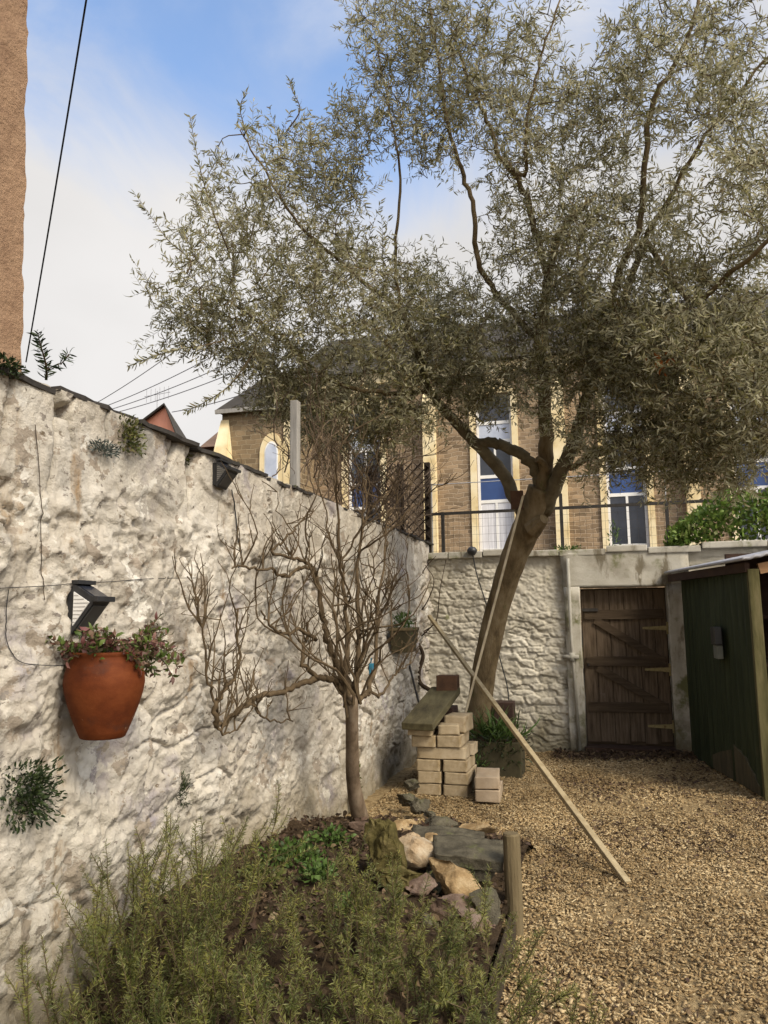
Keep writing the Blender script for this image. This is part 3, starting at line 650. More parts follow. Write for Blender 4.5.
# ------------------------------------------------------------------ raised bed
BX1 = -.50
def bed_z(x, y):
    x = np.asarray(x, float); y = np.asarray(y, float)
    z = .27 + .05*fbm(x*2.2, y*2.2, 301, 3) + .03*fbm(x*9, y*9, 305, 3)
    z = z*sstep(5.75, 5.0, y + .15*fbm(x*3, y*3, 309, 2))
    z = np.where(x > -.95, z*(1-.35*sstep(-.95, -.5, x)), z)
    z = z*np.where(x < -1.15, 1 - .97*sstep(-1.15, -1.55, x)*sstep(3.15, 2.45, y), 1)
    return z - .02
xg = np.arange(-2.12, BX1+.001, .016); yg = np.arange(-1, 5.9, .018)
A, Bz = np.meshgrid(xg, yg, indexing='ij')
kind(grid_mesh(np.stack([A, Bz, bed_z(A, Bz)], -1), 'soil_bed', M['soil']), 'structure')
def onbed(x, y): return float(bed_z(np.array([x]), np.array([y]))[0])
n = 5200
lx_ = RNG.uniform(-2.05, -.52, n); ly_ = RNG.uniform(1.2, 5.4, n)
P = np.stack([lx_, ly_, bed_z(lx_, ly_)+RNG.uniform(.002, .02, n)], 1); D = RNG.normal(size=(n,3)); D[:,2] *= .35
ll = leaves('leaf_litter', P, D, RNG.uniform(.02, .055, n), RNG.uniform(.01, .026, n), M['litter'], droop=.3); kind(ll, 'stuff'); ll['label'] = 'brown dead leaves lying over the planting bed'
n = 16000
gx_ = RNG.uniform(-.45, 3.2, n); gy_ = 3.0 + 6.3*RNG.random(n)
ok = (RNG.random(n) < sstep(.02, .28, fbm(gx_*1.8, gy_*1.2, 331, 4)) * (.35+.65*sstep(3.5, 7.5, gy_))) | (RNG.random(n) < .03)
gx_, gy_ = gx_[ok], gy_[ok]; n = len(gx_)
P = np.stack([gx_, gy_, yard_z(gx_, gy_)+RNG.uniform(.012, .022, n)], 1); D = RNG.normal(size=(n,3)); D[:,2] *= .2
lg = leaves('leaf_litter', P, D, RNG.uniform(.015, .05, n), RNG.uniform(.006, .022, n), M['litter'], droop=.25); kind(lg, 'stuff'); lg['label'] = 'dark leaf scraps strewn over the wood chippings'
n = 1500
dx_ = RNG.uniform(-.6, 1.1, n); dy_ = YB - .12 - np.abs(RNG.normal(0, .17, n))
P = np.stack([dx_, dy_, yard_z(dx_, dy_)+RNG.uniform(.012, .05, n)*np.exp(-(YB-.12-dy_)*4)+.012], 1); D = RNG.normal(size=(n,3)); D[:,2] *= .3
ld = leaves('leaf_litter', P, D, RNG.uniform(.025, .06, n), RNG.uniform(.012, .03, n), M['litter'], droop=.3); kind(ld, 'stuff'); ld['label'] = 'dark dead leaves drifted against the foot of the door'
b = MB(); bx, by = -.475, 4.0
b.box((BX1-.002, 1.0, -.05), (BX1+.03, by-.06, .13)); o = b.build('edging_board', M['edging'], bevel=.006); tag(o, 'dark timber edging board holding the planting bed beside the gravel', 'board')
pz = aty(511, 833, by)
st = thing('timber_stake', 'short round timber stake standing at the corner of the planting bed', 'stake', (pz[0], by, 0))
b = MB(); b.tube([(pz[0], by, -.05), (pz[0]+.004, by, .2), (pz[0], by, pz[2]-.008), (pz[0], by, pz[2])], [.044, .043, .042, .036], 16, wob=.06); b.build('shaft', M['stake'], st, smooth=False)

# rocks
def rock(name, label, c, size, m, seed, planes=13, rot=(0,0,0), rough=.10, group=None, sub=4):
    rs = random.Random(seed); bm = bmesh.new(); bmesh.ops.create_icosphere(bm, subdivisions=sub, radius=1)
    pl = []
    for i in range(planes):
        n_ = Vector((rs.uniform(-1,1), rs.uniform(-1,1), rs.uniform(-1,1))).normalized(); pl.append((n_, rs.uniform(.36, .60)))
    pl += [(Vector((0,0,1)), .62), (Vector((0,0,-1)), .62)]
    for v in bm.verts:
        p = v.co.copy()
        for n_, d in pl:
            t = p.dot(n_)
            if t > d: p -= n_*(t-d)
        q = p*1.7 + Vector((seed*2.3, seed, 0))
        p += v.co*(mnoise.noise(q)*rough*.9 + mnoise.noise(q*3.1)*rough*.6 + mnoise.noise(q*9)*rough*.35 + mnoise.noise(q*22)*rough*.15)
        v.co = p
    me = bpy.data.meshes.new(name)
    Rm = Matrix.Rotation(R(rot[2]),4,'Z') @ Matrix.Rotation(R(rot[1]),4,'Y') @ Matrix.Rotation(R(rot[0]),4,'X')
    bmesh.ops.transform(bm, matrix=Rm @ Matrix.Diagonal((size[0]*1.3, size[1]*1.3, size[2]*1.3, 1)), verts=bm.verts)
    bm.to_mesh(me); bm.free(); me.materials.append(m)
    me.polygons.foreach_set('use_smooth', [True]*len(me.polygons))
    try: me.set_sharp_from_angle(angle=R(38))
    except Exception: pass
    o = link(name, me); o.location = [float(k) for k in c]; tag(o, label, 'stone', group); return o
def rk(px, py, z, *a, **k): 
    c = atz(px, py, z); return c
rock('mossy_rock', 'tall mossy green-brown rock standing upright in the planting bed', aty(383, 852, 3.95), (.075,.075,.165), M['stone_moss'], 3, rot=(0,-14,20), rough=.24, planes=3)
rock('mossy_rock', 'low mossy rock leaning against the upright mossy rock', aty(402, 880, 3.85), (.10,.08,.06), M['stone_moss'], 4, rot=(0,25,40), rough=.24, planes=3)
rock('flat_stone', 'pale cream flat stone with rusty patch beside the mossy rock', aty(420, 853, 4.1), (.165,.13,.10), M['stone_white'], 5, rot=(8,-6,15))
rock('flat_stone', 'small pointed cream stone on the pale flat stone', aty(412, 838, 4.25), (.07,.05,.04), M['stone_white'], 6, rot=(0,10,30))
def slab(label, c, dims, rot, seed):
    o = rough_block([-d/2 for d in dims], [d/2 for d in dims], 'slate_slab', M['stone_grey'], None, amp=.02, seed=seed, step=.022)
    o.location = [float(k) for k in c]; o.rotation_euler = [R(k) for k in rot]; return tag(o, label, 'stone')
rock('tan_stone', 'rough brown stone between the tan wedge stone and the mossy rocks', aty(424, 884, 3.85), (.075,.07,.06), M['stone_pink'], 51)
rock('dark_stone', 'small dark stone below the broad pinkish stone', aty(428, 925, 3.55), (.07,.06,.05), M['stone_grey'], 52)
rock('pale_stone', 'palest small stone squeezed between the two slabs and the cream stone', aty(432, 840, 4.3), (.06,.045,.035), M['stone_tan'], 53)
slab('grey-green flat slab with square edge, topmost by the stake', aty(468, 852, 4.12), (.36, .26, .055), (7, 3, 8), 41)
slab('dark grey slab lying under the grey-green slab', aty(466, 866, 4.16), (.33, .26, .05), (2, -2, -5), 42)
slab('thin grey slab behind the grey-green slab', aty(446, 838, 4.42), (.40, .2, .05), (3, 2, 4), 43)
rock('tan_stone', 'tan wedge-shaped stone sloping below the grey slabs', aty(459, 884, 3.85), (.18,.13,.085), M['stone_tan'], 10, rot=(10,17,-8))
rock('pink_stone', 'broad pinkish purple stone below the tan wedge stone', aty(452, 914, 3.7), (.17,.14,.12), M['stone_pink'], 11, rot=(0,5,10), rough=.16)
rock('pink_stone', 'small pinkish stone among the rosemary near the bottom', aty(446, 962, 3.25), (.07,.06,.05), M['stone_pink'], 12)
rock('pink_stone', 'small pale pink stone on the soil beside the wall', aty(274, 922, 3.3), (.045,.04,.045), M['stone_white'], 13)
rock('pale_pebble', 'tiny pale pink pebble just above the pink stone', aty(281, 908, 3.4), (.026,.022,.02), M['stone_pink'], 14)
rock('pale_stone', 'brownish stone lying at the foot of the bare tree', aty(372, 830, 4.75), (.13,.07,.05), M['stone_pink'], 15)
rock('pale_stone', 'rough brown stone behind the mossy rock at bed edge', aty(402, 828, 4.9), (.11,.09,.06), M['stone_tan'], 16)
rock('dark_stone', 'dark stone half hidden behind the pale flat stone', aty(440, 822, 5.0), (.14,.08,.05), M['stone_grey'], 17)
rock('dark_stone', 'dark brown stone filling the gap under the slabs', aty(440, 878, 3.98), (.13,.10,.08), M['stone_grey'], 18)
rock('dark_stone', 'dark stone between pink stone and edging board', aty(483, 905, 3.75), (.07,.09,.09), M['stone_grey'], 19)
rock('tan_stone', 'mottled brown stone behind the slabs nearest the bricks', aty(478, 829, 4.85), (.12,.08,.045), M['stone_tan'], 20)
for i, (px, py, Yk, s, l) in enumerate([(408, 800, 6.2, .09, 'dark lump of soil and stone at the wall foot beside the blocks'), (418, 806, 6.0, .10, 'dark rounded stone on the gravel in front of the blocks'), (412, 785, 6.5, .08, 'dark stone wedged between wall and block stack'), (430, 815, 5.7, .06, 'small dark stone between the blocks and the bed')]):
    rock('dark_stone', l, aty(px, py, Yk), (s, s*.8, s*.7), M['stone_grey'], 30+i, rough=.2)

# ------------------------------------------------------------------ rosemary
def stems_path(p, d, L, n=9, up=.35, wob=.12, minz=-9):
    p = np.array(p, float); d = unit(np.array(d, float)); pts = [p]
    for i in range(n):
        d = unit(d + RNG.normal(0, wob, 3) + np.array([0,0,up/n])); d[2] = max(d[2], minz); p = p + d*L/n; pts.append(p)
    return np.array(pts)
def along(pts, m):
    t = np.linspace(0, len(pts)-1.001, m); i = t.astype(int); f = (t-i)[:,None]
    P = pts[i]*(1-f)+pts[i+1]*f; T = unit(pts[i+1]-pts[i]); return P, T, t/(len(pts)-1)
def rosemary(label, cx, cy, sx, sy, nst, lo, hi, lean, name='rosemary_bush', nl=1.0, onground=False):
    root = thing(name, label, 'shrub', (cx, cy, 0 if onground else onbed(cx, cy)), 'rosemary bushes in the planting bed')
    sb = MB(); VV = []; TT = []; k = 0
    for i in range(nst):
        x = cx + RNG.normal(0, sx); y = cy + RNG.normal(0, sy)
        x = min(max(x, -1.95), -.2)
        z = onbed(min(x, -.5), y) - .01
        if onground: x = max(x, -.45); z = 0.0
        d = np.array([(x-cx)*1.1/max(sx,.01)*.25 + lean[0], (y-cy)*.25/max(sy,.01) + lean[1], 1.0]) + RNG.normal(0, .22, 3)
        L = RNG.uniform(lo, hi)
        main = stems_path((x, y, z), d, L); sb.tube(main, list(np.linspace(.0045, .0012, len(main))), 4)
        todo = [(main, .22)]
        for j in range(RNG.integers(2, 6)):
            f = RNG.uniform(.3, .85); q, tg, _ = along(main, 50); q0 = q[int(f*49)]; t0 = tg[int(f*49)]
            sd = unit(t0*.9 + RNG.normal(0, .5, 3) + np.array([0,0,.3])); s = stems_path(q0, sd, L*RNG.uniform(.25, .5), 5, .3)
            sb.tube(s, list(np.linspace(.0025, .001, len(s))), 3); todo.append((s, .05))
        for path, st0 in todo:
            Lp = np.linalg.norm(np.diff(path, axis=0), axis=1).sum(); m = int(Lp/.0021*nl)
            if m < 4: continue
            P, T, tt = along(path, m); ok = tt > st0; P, T, tt = P[ok], T[ok], tt[ok]; m = len(P)
            if m < 2: continue
            side = unit(np.cross(T, RNG.normal(size=(m,3)))); D = T*RNG.uniform(.35, .9, (m,1)) + side
            Ln = RNG.uniform(.013, .028, m)*(1-.45*sstep(.85, 1, tt))
            V, t3 = needle_arrays(P, D, Ln, RNG.uniform(.0016, .0027, m)); VV.append(V); TT.append(t3+k); k += len(V)
    sb.build('woody_stems', M['rosemary_stem'], root)
    np_mesh('foliage', np.concatenate(VV), np.concatenate(TT), M['rosemary'], root)
rosemary('tall upright rosemary bush growing against the whitewashed wall below the pot', -1.70, 2.72, .13, .19, 70, .38, .68, (.02, -.03))
rosemary('low rosemary bush spreading over the soil beside the tall upright rosemary', -1.36, 2.40, .16, .09, 34, .18, .34, (0, 0))
rosemary('bushy rosemary with upright sprigs mid bed in front of the mossy rock', -.94, 2.88, .11, .12, 32, .22, .42, (0, 0))
rosemary('low rosemary bush spilling over the bed edge onto the wood chippings beside the stake', -.60, 2.90, .12, .26, 60, .13, .30, (.2, 0))
rosemary('rosemary bush rooted in the wood chippings right against the dark edging board', -.36, 2.72, .09, .22, 36, .14, .34, (.05, 0), onground=True)
rosemary('sprawling rosemary bush nearest the bottom between the tall and the spilling bushes', -.90, 2.48, .22, .11, 38, .14, .26, (0, 0))

# weeds, tufts
def tuft(name, label, c, n, rad, L, W, m, group=None, out=(0,0,1), cat='plant', droop=.3, spread=1.0, flat=(1,1,1)):
    c = np.array(c, float); P = c + np.clip(RNG.normal(0, 1, (n,3)), -1.7, 1.7)*np.array(flat)*rad*.5
    D = (P-c)/max(rad,1e-3)*spread + np.array(out) + RNG.normal(0, .45, (n,3))
    o = leaves(name, P, D, RNG.uniform(.5, 1.15, n)*L, RNG.uniform(.6, 1.1, n)*W, m, droop=droop)
    if label: tag(o, label, cat, group)
    return o
def wx(px, py, off=.02): 
    p = atx(px, py, XW); p[0] = XW + float(left_relief(np.array([p[1]]), np.array([p[2]]))[0]) + off; return p
G = 'plants rooted in the rubble wall'
tuft('wall_plant', 'dark green leafy tuft growing from the wall below the pot, nearest the corner', wx(18, 793), 900, .115, .030, .009, M['darkleaf'], G, (.6,0,.1), flat=(.6,1.1,1))
tuft('wall_plant', 'small dark sprig on the wall above the tall rosemary bush', wx(180, 790), 260, .065, .035, .005, M['darkleaf'], G, (.3,0,.6), flat=(.4,.9,1.2))
tuft('wall_plant', 'green moss and ferns hanging in the wall under the coping slates', wx(125, 436), 300, .09, .03, .010, M['moss'], G, (.5,0,.2), flat=(.3,.9,.9))
tuft('wall_plant', 'grey-leaved creeping tuft on the wall left of the green moss', wx(97, 449), 190, .07, .03, .007, M['greyleaf'], G, (.5,-.3,.1), flat=(.3,1.3,.4))
tuft('wall_plant', 'little green tuft at the wall head left of the black lamp', wx(192, 453), 90, .05, .03, .009, M['moss'], G, (.4,0,.2), flat=(.4,.6,1.2))
tuft('wall_plant', 'dark moss clump beneath the corner of the brown house', wx(-2, 368, .04), 140, .045, .03, .010, M['darkleaf'], G, (.4,0,.2), flat=(.5,1.5,.6))
tuft('wall_ivy', 'strip of green ivy climbing the wall behind the bare tree trunk', wx(346, 785, .04), 260, .11, .035, .02, M['moss'], None, (.4,0,-.3), flat=(.3,.5,2.0))
tuft('wall_plant', 'tiny weed low on the wall right of the small dark sprig', wx(236, 852), 50, .06, .05, .005, M['moss'], G, (.3,0,.5), flat=(.4,.6,1.2))
sp = atx(46, 380, XW-.12); spt = atx(40, 334, XW-.1)
st_ = np.array([sp + (spt-sp)*t + np.array([0, .012*math.sin(t*5), 0]) for t in np.linspace(0, 1, 9)])
wr = thing('wall_sprig', 'dark upright leafy sprig sprouting from the top of the wall near the house', 'plant', sp)
b = MB(); b.tube(st_, list(np.linspace(.006, .002, 9)), 5); side2 = np.array([st_[2], st_[2]+np.array([.02,.07,.05]), st_[2]+np.array([.02,.11,.10])]); b.tube(side2, .003, 4); b.build('stem', M['vine'], wr)
P1, T1, _ = along(st_, 90); P2, T2, _ = along(side2, 40); P = np.concatenate([P1, P2]); T = np.concatenate([T1, T2])
leaves('leaf_cluster', P, T*.5 + unit(np.cross(T, RNG.normal(size=P.shape))), RNG.uniform(.025, .05, len(P)), .008, M['darkleaf'], wr)
GW = 'small weeds growing in the planting bed'
for px, py, Yk, n, rad, m, l in [(292, 852, 4.1, 330, .16, 'weed', 'green leafy weeds at the wall foot, largest clump in the bed'), (318, 876, 3.8, 150, .08, 'weed', 'bright green weed clump on the bare soil below the largest clump'),
                             (330, 838, 4.5, 170, .11, 'weed', 'green weeds close to the foot of the bare tree'), (355, 905, 3.5, 70, .06, 'weed', 'small bright weed at the foot of the mossy rocks'),
                             (262, 880, 3.75, 150, .10, 'moss', 'olive green weeds creeping along the wall foot')]:
    c = aty(px, py, Yk); c[2] = onbed(c[0], c[1]) + .04
    tuft('bed_weed', l, c, n, rad, .045, .022, M[m], GW, (0,0,.5), flat=(1,1,.5))

# ------------------------------------------------------------------ tree helpers
def smooth_path(pts, per=6):
    pts = [np.array(p, float) for p in pts]; pts = [2*pts[0]-pts[1]] + pts + [2*pts[-1]-pts[-2]]; out = []
    for i in range(1, len(pts)-2):
        p0, p1, p2, p3 = pts[i-1:i+3]
        for k in range(per):
            t = k/per; out.append(.5*((2*p1)+(p2-p0)*t+(2*p0-5*p1+4*p2-p3)*t*t+(3*p1-p0-3*p2+p3)*t**3))
    out.append(pts[-2]); return np.array(out)

# ------------------------------------------------------------------ olive tree
ol = thing('olive_tree', 'large olive tree with a leaning forked trunk and wide grey-green crown', 'tree', aty(472, 768, 8.35)*np.array([1,1,0]))
def px3(l): return [aty(*p) for p in l]
trunk = smooth_path(px3([(471, 775, 8.4), (477, 725, 8.35), (486, 660, 8.25), (500, 600, 8.1), (516, 552, 7.95), (533, 515, 7.8), (541, 488, 7.7)]))
def tw(n, a, *k): return list(np.interp(np.linspace(0, 1, n), np.linspace(0, 1, len(k)+1), (a,)+k))
b = MB(); b.tube(trunk, tw(len(trunk), .17, .134, .125, .122, .135, .155, .128), 16, wob=.07); 
stub = smooth_path([trunk[-9], trunk[-9]+np.array([.2,-.05,.1]), aty(543, 521, 7.65)+np.array([.02,0,.0])]); 
b.build('trunk', M['bark_olive'], ol, smooth=True)
limbs = [  # (pixel path with depth, radius start, radius end, pale)
 ([(531, 528, 7.85), (505, 478, 7.75), (478, 446, 7.6), (452, 418, 7.4), (430, 392, 7.2), (418, 352, 7.0), (400, 310, 6.8)], .095, .03, 1),
 ([(540, 490, 7.7), (534, 468, 7.65), (521, 455, 7.6), (505, 447, 7.6), (488, 443, 7.6), (474, 444, 7.6)], .075, .06, 1),
 ([(541, 495, 7.7), (546, 450, 7.6), (545, 405, 7.5), (541, 345, 7.3), (548, 285, 7.1), (558, 238, 6.9), (590, 200, 6.7)], .105, .03, 0),
 ([(543, 512, 7.75), (558, 478, 7.6), (574, 440, 7.45), (584, 408, 7.3), (600, 352, 7.1), (622, 300, 6.8), (645, 240, 6.6)], .105, .03, 1),
 ([(570, 468, 7.5), (590, 457, 7.35), (612, 450, 7.2), (636, 436, 7.0), (660, 425, 6.8)], .04, .018, 0),
 ([(541, 345, 7.3), (515, 315, 7.1), (490, 285, 6.9), (476, 255, 6.7), (474, 210, 6.5), (461, 168, 6.4), (447, 122, 6.3), (438, 60, 6.2), (430, 10, 6.1)], .042, .012, 0),
 ([(548, 285, 7.1), (533, 220, 6.8), (518, 180, 6.6), (502, 160, 6.5), (487, 120, 6.4), (468, 78, 6.3), (452, 30, 6.2)], .042, .012, 0),
 ([(600, 352, 7.1), (620, 270, 6.7), (640, 220, 6.4), (650, 112, 6.2), (672, 70, 6.1), (692, 28, 6.0), (700, -20, 6.0)], .042, .014, 0),
 ([(645, 240, 6.6), (690, 300, 6.2), (726, 275, 5.9), (772, 240, 5.6), (830, 200, 5.4)], .032, .014, 0),
 ([(505, 160, 6.5), (524, 175, 6.4), (527, 120, 6.2), (540, 60, 6.1), (560, 0, 6.0)], .02, .008, 0),
 ([(430, 392, 7.2), (380, 392, 6.8), (330, 380, 6.4), (280, 340, 6.0), (230, 300, 5.6)], .024, .008, 0),
 ([(400, 310, 6.8), (350, 270, 6.4), (300, 225, 6.0), (265, 170, 5.7), (240, 130, 5.5)], .022, .006, 0),
 ([(400, 310, 6.8), (395, 250, 6.5), (400, 180, 6.3), (390, 110, 6.1), (375, 40, 6.0)], .018, .006, 0),
 ([(645, 240, 6.6), (690, 160, 6.3), (740, 90, 6.1), (790, 30, 6.0)], .022, .008, 0),
 ([(622, 300, 6.8), (670, 340, 6.5), (720, 380, 6.3), (760, 420, 6.1)], .022, .008, 0),
]
nodes = []
for pl, r0, r1, pale in limbs:
    r0 *= .78 if r0 > .03 else 1; r1 *= .86
    p = smooth_path(px3(pl)); p[1:-1] += RNG.normal(0, .008, (len(p)-2, 3))
    bb = MB(); bb.tube(p, tw(len(p), r0, r1), 10, wob=.08); bb.build('limb', M['bark_pale' if pale else 'bark_olive'], ol, smooth=True)
    h = len(p)//3 if r0 > .07 else 1
    nodes.append(p[h:])
bb = MB(); bb.tube([aty(548, 470, 7.6), aty(543, 462, 7.55), aty(537, 459, 7.5)], [.03, .03, .035], 8, wob=.1); bb.build('broken_stub', M['bark_olive'], ol)
bb = MB(); bb.tube([aty(532, 530, 7.72), aty(540, 522, 7.66), aty(544, 519, 7.62)], [.10, .07, .05], 10, wob=.1); bb.build('broken_stub', M['bark_olive'], ol)
bb = MB(); q_ = aty(517, 500, 7.6); bb.box(q_-np.array([.06,.02,.09]), q_+np.array([.06,.03,.09])); tag(bb.build('bird_box', M['rust']), 'small dark brown wooden box fixed in the fork of the olive tree', 'box')
nodes = np.concatenate(nodes)
blobs = [  # px, py, depth, rx, ry, rdepth, count
 (275, 225, 5.8, 95, 110, .7, 190), (200, 270, 5.4, 55, 85, .45, 55), (235, 330, 5.7, 80, 40, .5, 75), (330, 160, 6.1, 60, 70, .6, 85),
 (345, 300, 6.3, 90, 80, .7, 190), (420, 90, 6.2, 80, 95, .8, 170), (430, 20, 6.2, 90, 70, .8, 120), (520, 90, 6.4, 80, 90, .8, 170), (395, 385, 6.9, 85, 60, .6, 130),
 (560, 170, 6.6, 90, 90, .9, 180), (480, 340, 7.0, 70, 70, .6, 130), (620, 260, 6.4, 110, 80, .8, 240), (690, 60, 6.2, 90, 80, .8, 160), (620, 90, 6.2, 55, 60, .6, 80),
 (740, 170, 6.0, 80, 110, .8, 190), (700, 330, 6.2, 90, 80, .7, 240), (760, 380, 6.0, 60, 80, .7, 150), (650, 400, 6.6, 60, 60, .5, 110), (720, 440, 6.2, 55, 50, .5, 90),
 (560, 330, 6.8, 60, 60, .5, 90), (850, 250, 5.8, 90, 160, .9, 120), (560, -60, 6.2, 200, 60, .9, 120), (800, -20, 6.0, 100, 90, .8, 70), (310, 400, 6.5, 60, 35, .5, 70), (280, 370, 6.2, 60, 35, .5, 80), (430, 330, 7.2, 70, 70, .6, 150), (370, 420, 7.2, 60, 40, .5, 80), (470, 400, 7.3, 40, 30, .5, 30), (720, 455, 6.4, 60, 35, .5, 30), (640, 450, 6.7, 50, 40, .5, 60), (620, 340, 6.9, 60, 60, .6, 110), (545, 250, 7.0, 70, 60, .6, 80), (500, 385, 7.4, 80, 40, .5, 45), (600, 430, 6.9, 60, 60, .5, 60), (680, 470, 6.5, 50, 35, .4, 24), (600, 360, 6.9, 60, 50, .5, 70), (350, 440, 7.2, 60, 30, .4, 40)]
att = []
for px, py, Yk, rx, ry, rY, n in blobs:
    n = int(n*(1.08 if py > 300 else .72 if px > 450 else .85))
    v = unit(RNG.normal(size=(n,3)))*RNG.random((n,1))**.42
    for a in v: att.append(aty(px+a[0]*rx, py+a[1]*ry, Yk+a[2]*rY))
att = np.array(att)
d0 = np.array([np.min(((nodes-a)**2).sum(1)) for a in att]); att = att[np.argsort(d0)]
pool = np.zeros((len(nodes)+len(att)*4, 3)); pool[:len(nodes)] = nodes; cnt = len(nodes)
tb = MB(); LP, LD = [], []
for a in att:
    dd = ((pool[:cnt]-a)**2).sum(1); s = pool[int(np.argmin(dd))]; L = math.sqrt(dd.min())
    if L < .03 or L > 1.8: continue
    mid = (s+a)/2 + RNG.normal(0, .10*L, 3) + np.array([0,0,.05*L]); path = smooth_path([s, mid, a], 3)
    r = min(.003+.006*L, .010); tb.tube(path, list(np.linspace(r, .0022, len(path))), 4)
    for p in (path[2], path[4], a): pool[cnt] = p; cnt += 1
    out = unit(a-s)
    for j in range(3):
        t = RNG.uniform(.3, 1); base = path[min(int(t*(len(path)-1)), len(path)-1)]
        d = unit(out*.7 + RNG.normal(0, .7, 3) + np.array([0,0,.12])); sl = RNG.uniform(.14, .34)
        sh_ = stems_path(base, d, sl, 5, RNG.uniform(-.5,.25), .10); tb.tube(sh_, [.002,.0018,.0016,.0014,.0012,.001], 3)
        m = int(sl/.0165); P, T, tt = along(sh_, m); sd = unit(np.cross(T, RNG.normal(size=(m,3))))
        LP.append(P); LD.append(T*.75 + sd)
# the long free shoots at the left edge
for pl in ([(214, 215, 5.0), (203, 180, 5.0), (196, 150, 5.0), (190, 116, 5.0)], [(190, 260, 5.0), (168, 240, 5.0), (150, 215, 5.0), (135, 194, 5.0)], [(205, 345, 5.0), (175, 350, 5.0), (150, 358, 5.0), (128, 366, 5.0)],
           [(245, 130, 5.4), (240, 108, 5.4), (246, 92, 5.4)], [(300, 110, 5.7), (292, 90, 5.7), (290, 80, 5.7)], [(230, 385, 5.3), (205, 402, 5.3), (185, 412, 5.3)], [(200, 310, 5.0), (175, 300, 5.0), (158, 305, 5.0)]):
    e0 = np.array(aty(*pl[0])); dd = ((pool[:cnt]-e0)**2).sum(1); s = pool[int(np.argmin(dd))]
    path = smooth_path([s] + px3(pl), 5); tb.tube(path, list(np.linspace(.007, .0018, len(path))), 4)
    L = np.linalg.norm(np.diff(path, axis=0), axis=1).sum(); m = int(L/.009); P, T, tt = along(path, m); sd = unit(np.cross(T, RNG.normal(size=(m,3)))); ok = tt > .25
    LP.append(P[ok]); LD.append((T*.9+sd)[ok])
tb.build('twigs', M['twig'], ol)
LP = np.concatenate(LP); LD = np.concatenate(LD); nL = len(LP)
print('olive leaves', nL)
leaves('crown', LP, LD, RNG.uniform(.040, .078, nL), RNG.uniform(.009, .0155, nL), M['olive_leaf'], ol, droop=.12, wide=.4)
oc = aty(660, 362, 6.0); P = oc + RNG.normal(0, .035, (26,3)); leaves('orange_leaf_cluster', P, RNG.normal(0,.6,(26,3))+np.array([0,0,-.5]), .06, .02, M['orange_leaf'], ol)

# ------------------------------------------------------------------ bare tree against the wall
fb = atz(362, 822, .2); fb[2] = onbed(fb[0], fb[1])-.03
ft = thing('bare_tree', 'bare leafless little tree trained against the whitewashed wall', 'tree', fb)
ftop = atx(352, 704, -1.56)
p = smooth_path([fb, fb*.66+ftop*.34+np.array([-.035,0,0]), fb*.3+ftop*.7+np.array([-.02,.0,0]), ftop, ftop+np.array([0,0,.06])])
b = MB(); b.tube(p, tw(len(p), .060, .046, .042, .040, .022), 14, wob=.05); b.build('trunk', M['bark_fig'], ft, smooth=True)
flimbs = [
 ([(352,706,-1.56),(344,690,-1.62),(333,680,-1.68),(318,678,-1.75),(300,684,-1.82),(283,692,-1.86),(262,696,-1.87),(240,710,-1.88),(226,722,-1.88),(217,727,-1.88)], .026,.010),
 ([(217,727,-1.88),(215,706,-1.87),(222,694,-1.86),(232,678,-1.86),(240,660,-1.86),(238,640,-1.86),(236,610,-1.86)], .014,.005),
 ([(217,712,-1.88),(207,675,-1.87),(204,640,-1.87),(197,610,-1.87),(190,576,-1.87)], .007,.003),
 ([(232,716,-1.88),(252,705,-1.85),(262,716,-1.84),(276,722,-1.84),(292,720,-1.84)], .008,.004),
 ([(318,678,-1.75),(304,664,-1.80),(303,650,-1.83),(308,636,-1.83),(306,622,-1.84)], .017,.007),
 ([(352,704,-1.56),(342,672,-1.64),(332,654,-1.70),(326,632,-1.74),(321,604,-1.78),(317,580,-1.80),(312,566,-1.82)], .026,.014),
 ([(314,568,-1.82),(300,568,-1.84),(287,577,-1.86),(272,570,-1.87),(256,569,-1.88),(240,566,-1.88),(232,568,-1.88)], .013,.004),
 ([(314,568,-1.82),(300,560,-1.84),(284,556,-1.86),(272,553,-1.86),(284,540,-1.86),(298,524,-1.86),(312,508,-1.87)], .012,.005),
 ([(316,640,-1.78),(300,630,-1.82),(286,634,-1.84),(270,626,-1.85),(262,612,-1.85)], .014,.005),
 ([(354,702,-1.55),(357,670,-1.57),(359,630,-1.60),(357,580,-1.62),(362,530,-1.64),(366,480,-1.66)], .024,.006),
 ([(352,704,-1.55),(346,670,-1.60),(347,620,-1.64),(341,570,-1.68),(338,520,-1.70),(334,470,-1.72)], .022,.005),
 ([(356,702,-1.54),(368,690,-1.52),(376,660,-1.54),(378,610,-1.58),(384,560,-1.60),(388,510,-1.62)], .020,.005),
 ([(366,694,-1.52),(382,694,-1.50),(394,676,-1.52),(404,668,-1.54),(414,660,-1.56)], .012,.004),
 ([(217,727,-1.88),(224,734,-1.87),(236,730,-1.87)], .008,.004),
]
fn = []; b = MB()
for pl, r0, r1 in flimbs:
    pp_ = smooth_path([atx(*q) for q in pl]); pp_[1:] += RNG.normal(0, .006, (len(pp_)-1,3))
    bb = MB(); bb.tube(pp_, tw(len(pp_), r0, r1), 8, wob=.12); bb.build('limb', M['twig_fig'], ft, smooth=True); fn.append((pp_, r0))
tb = MB()
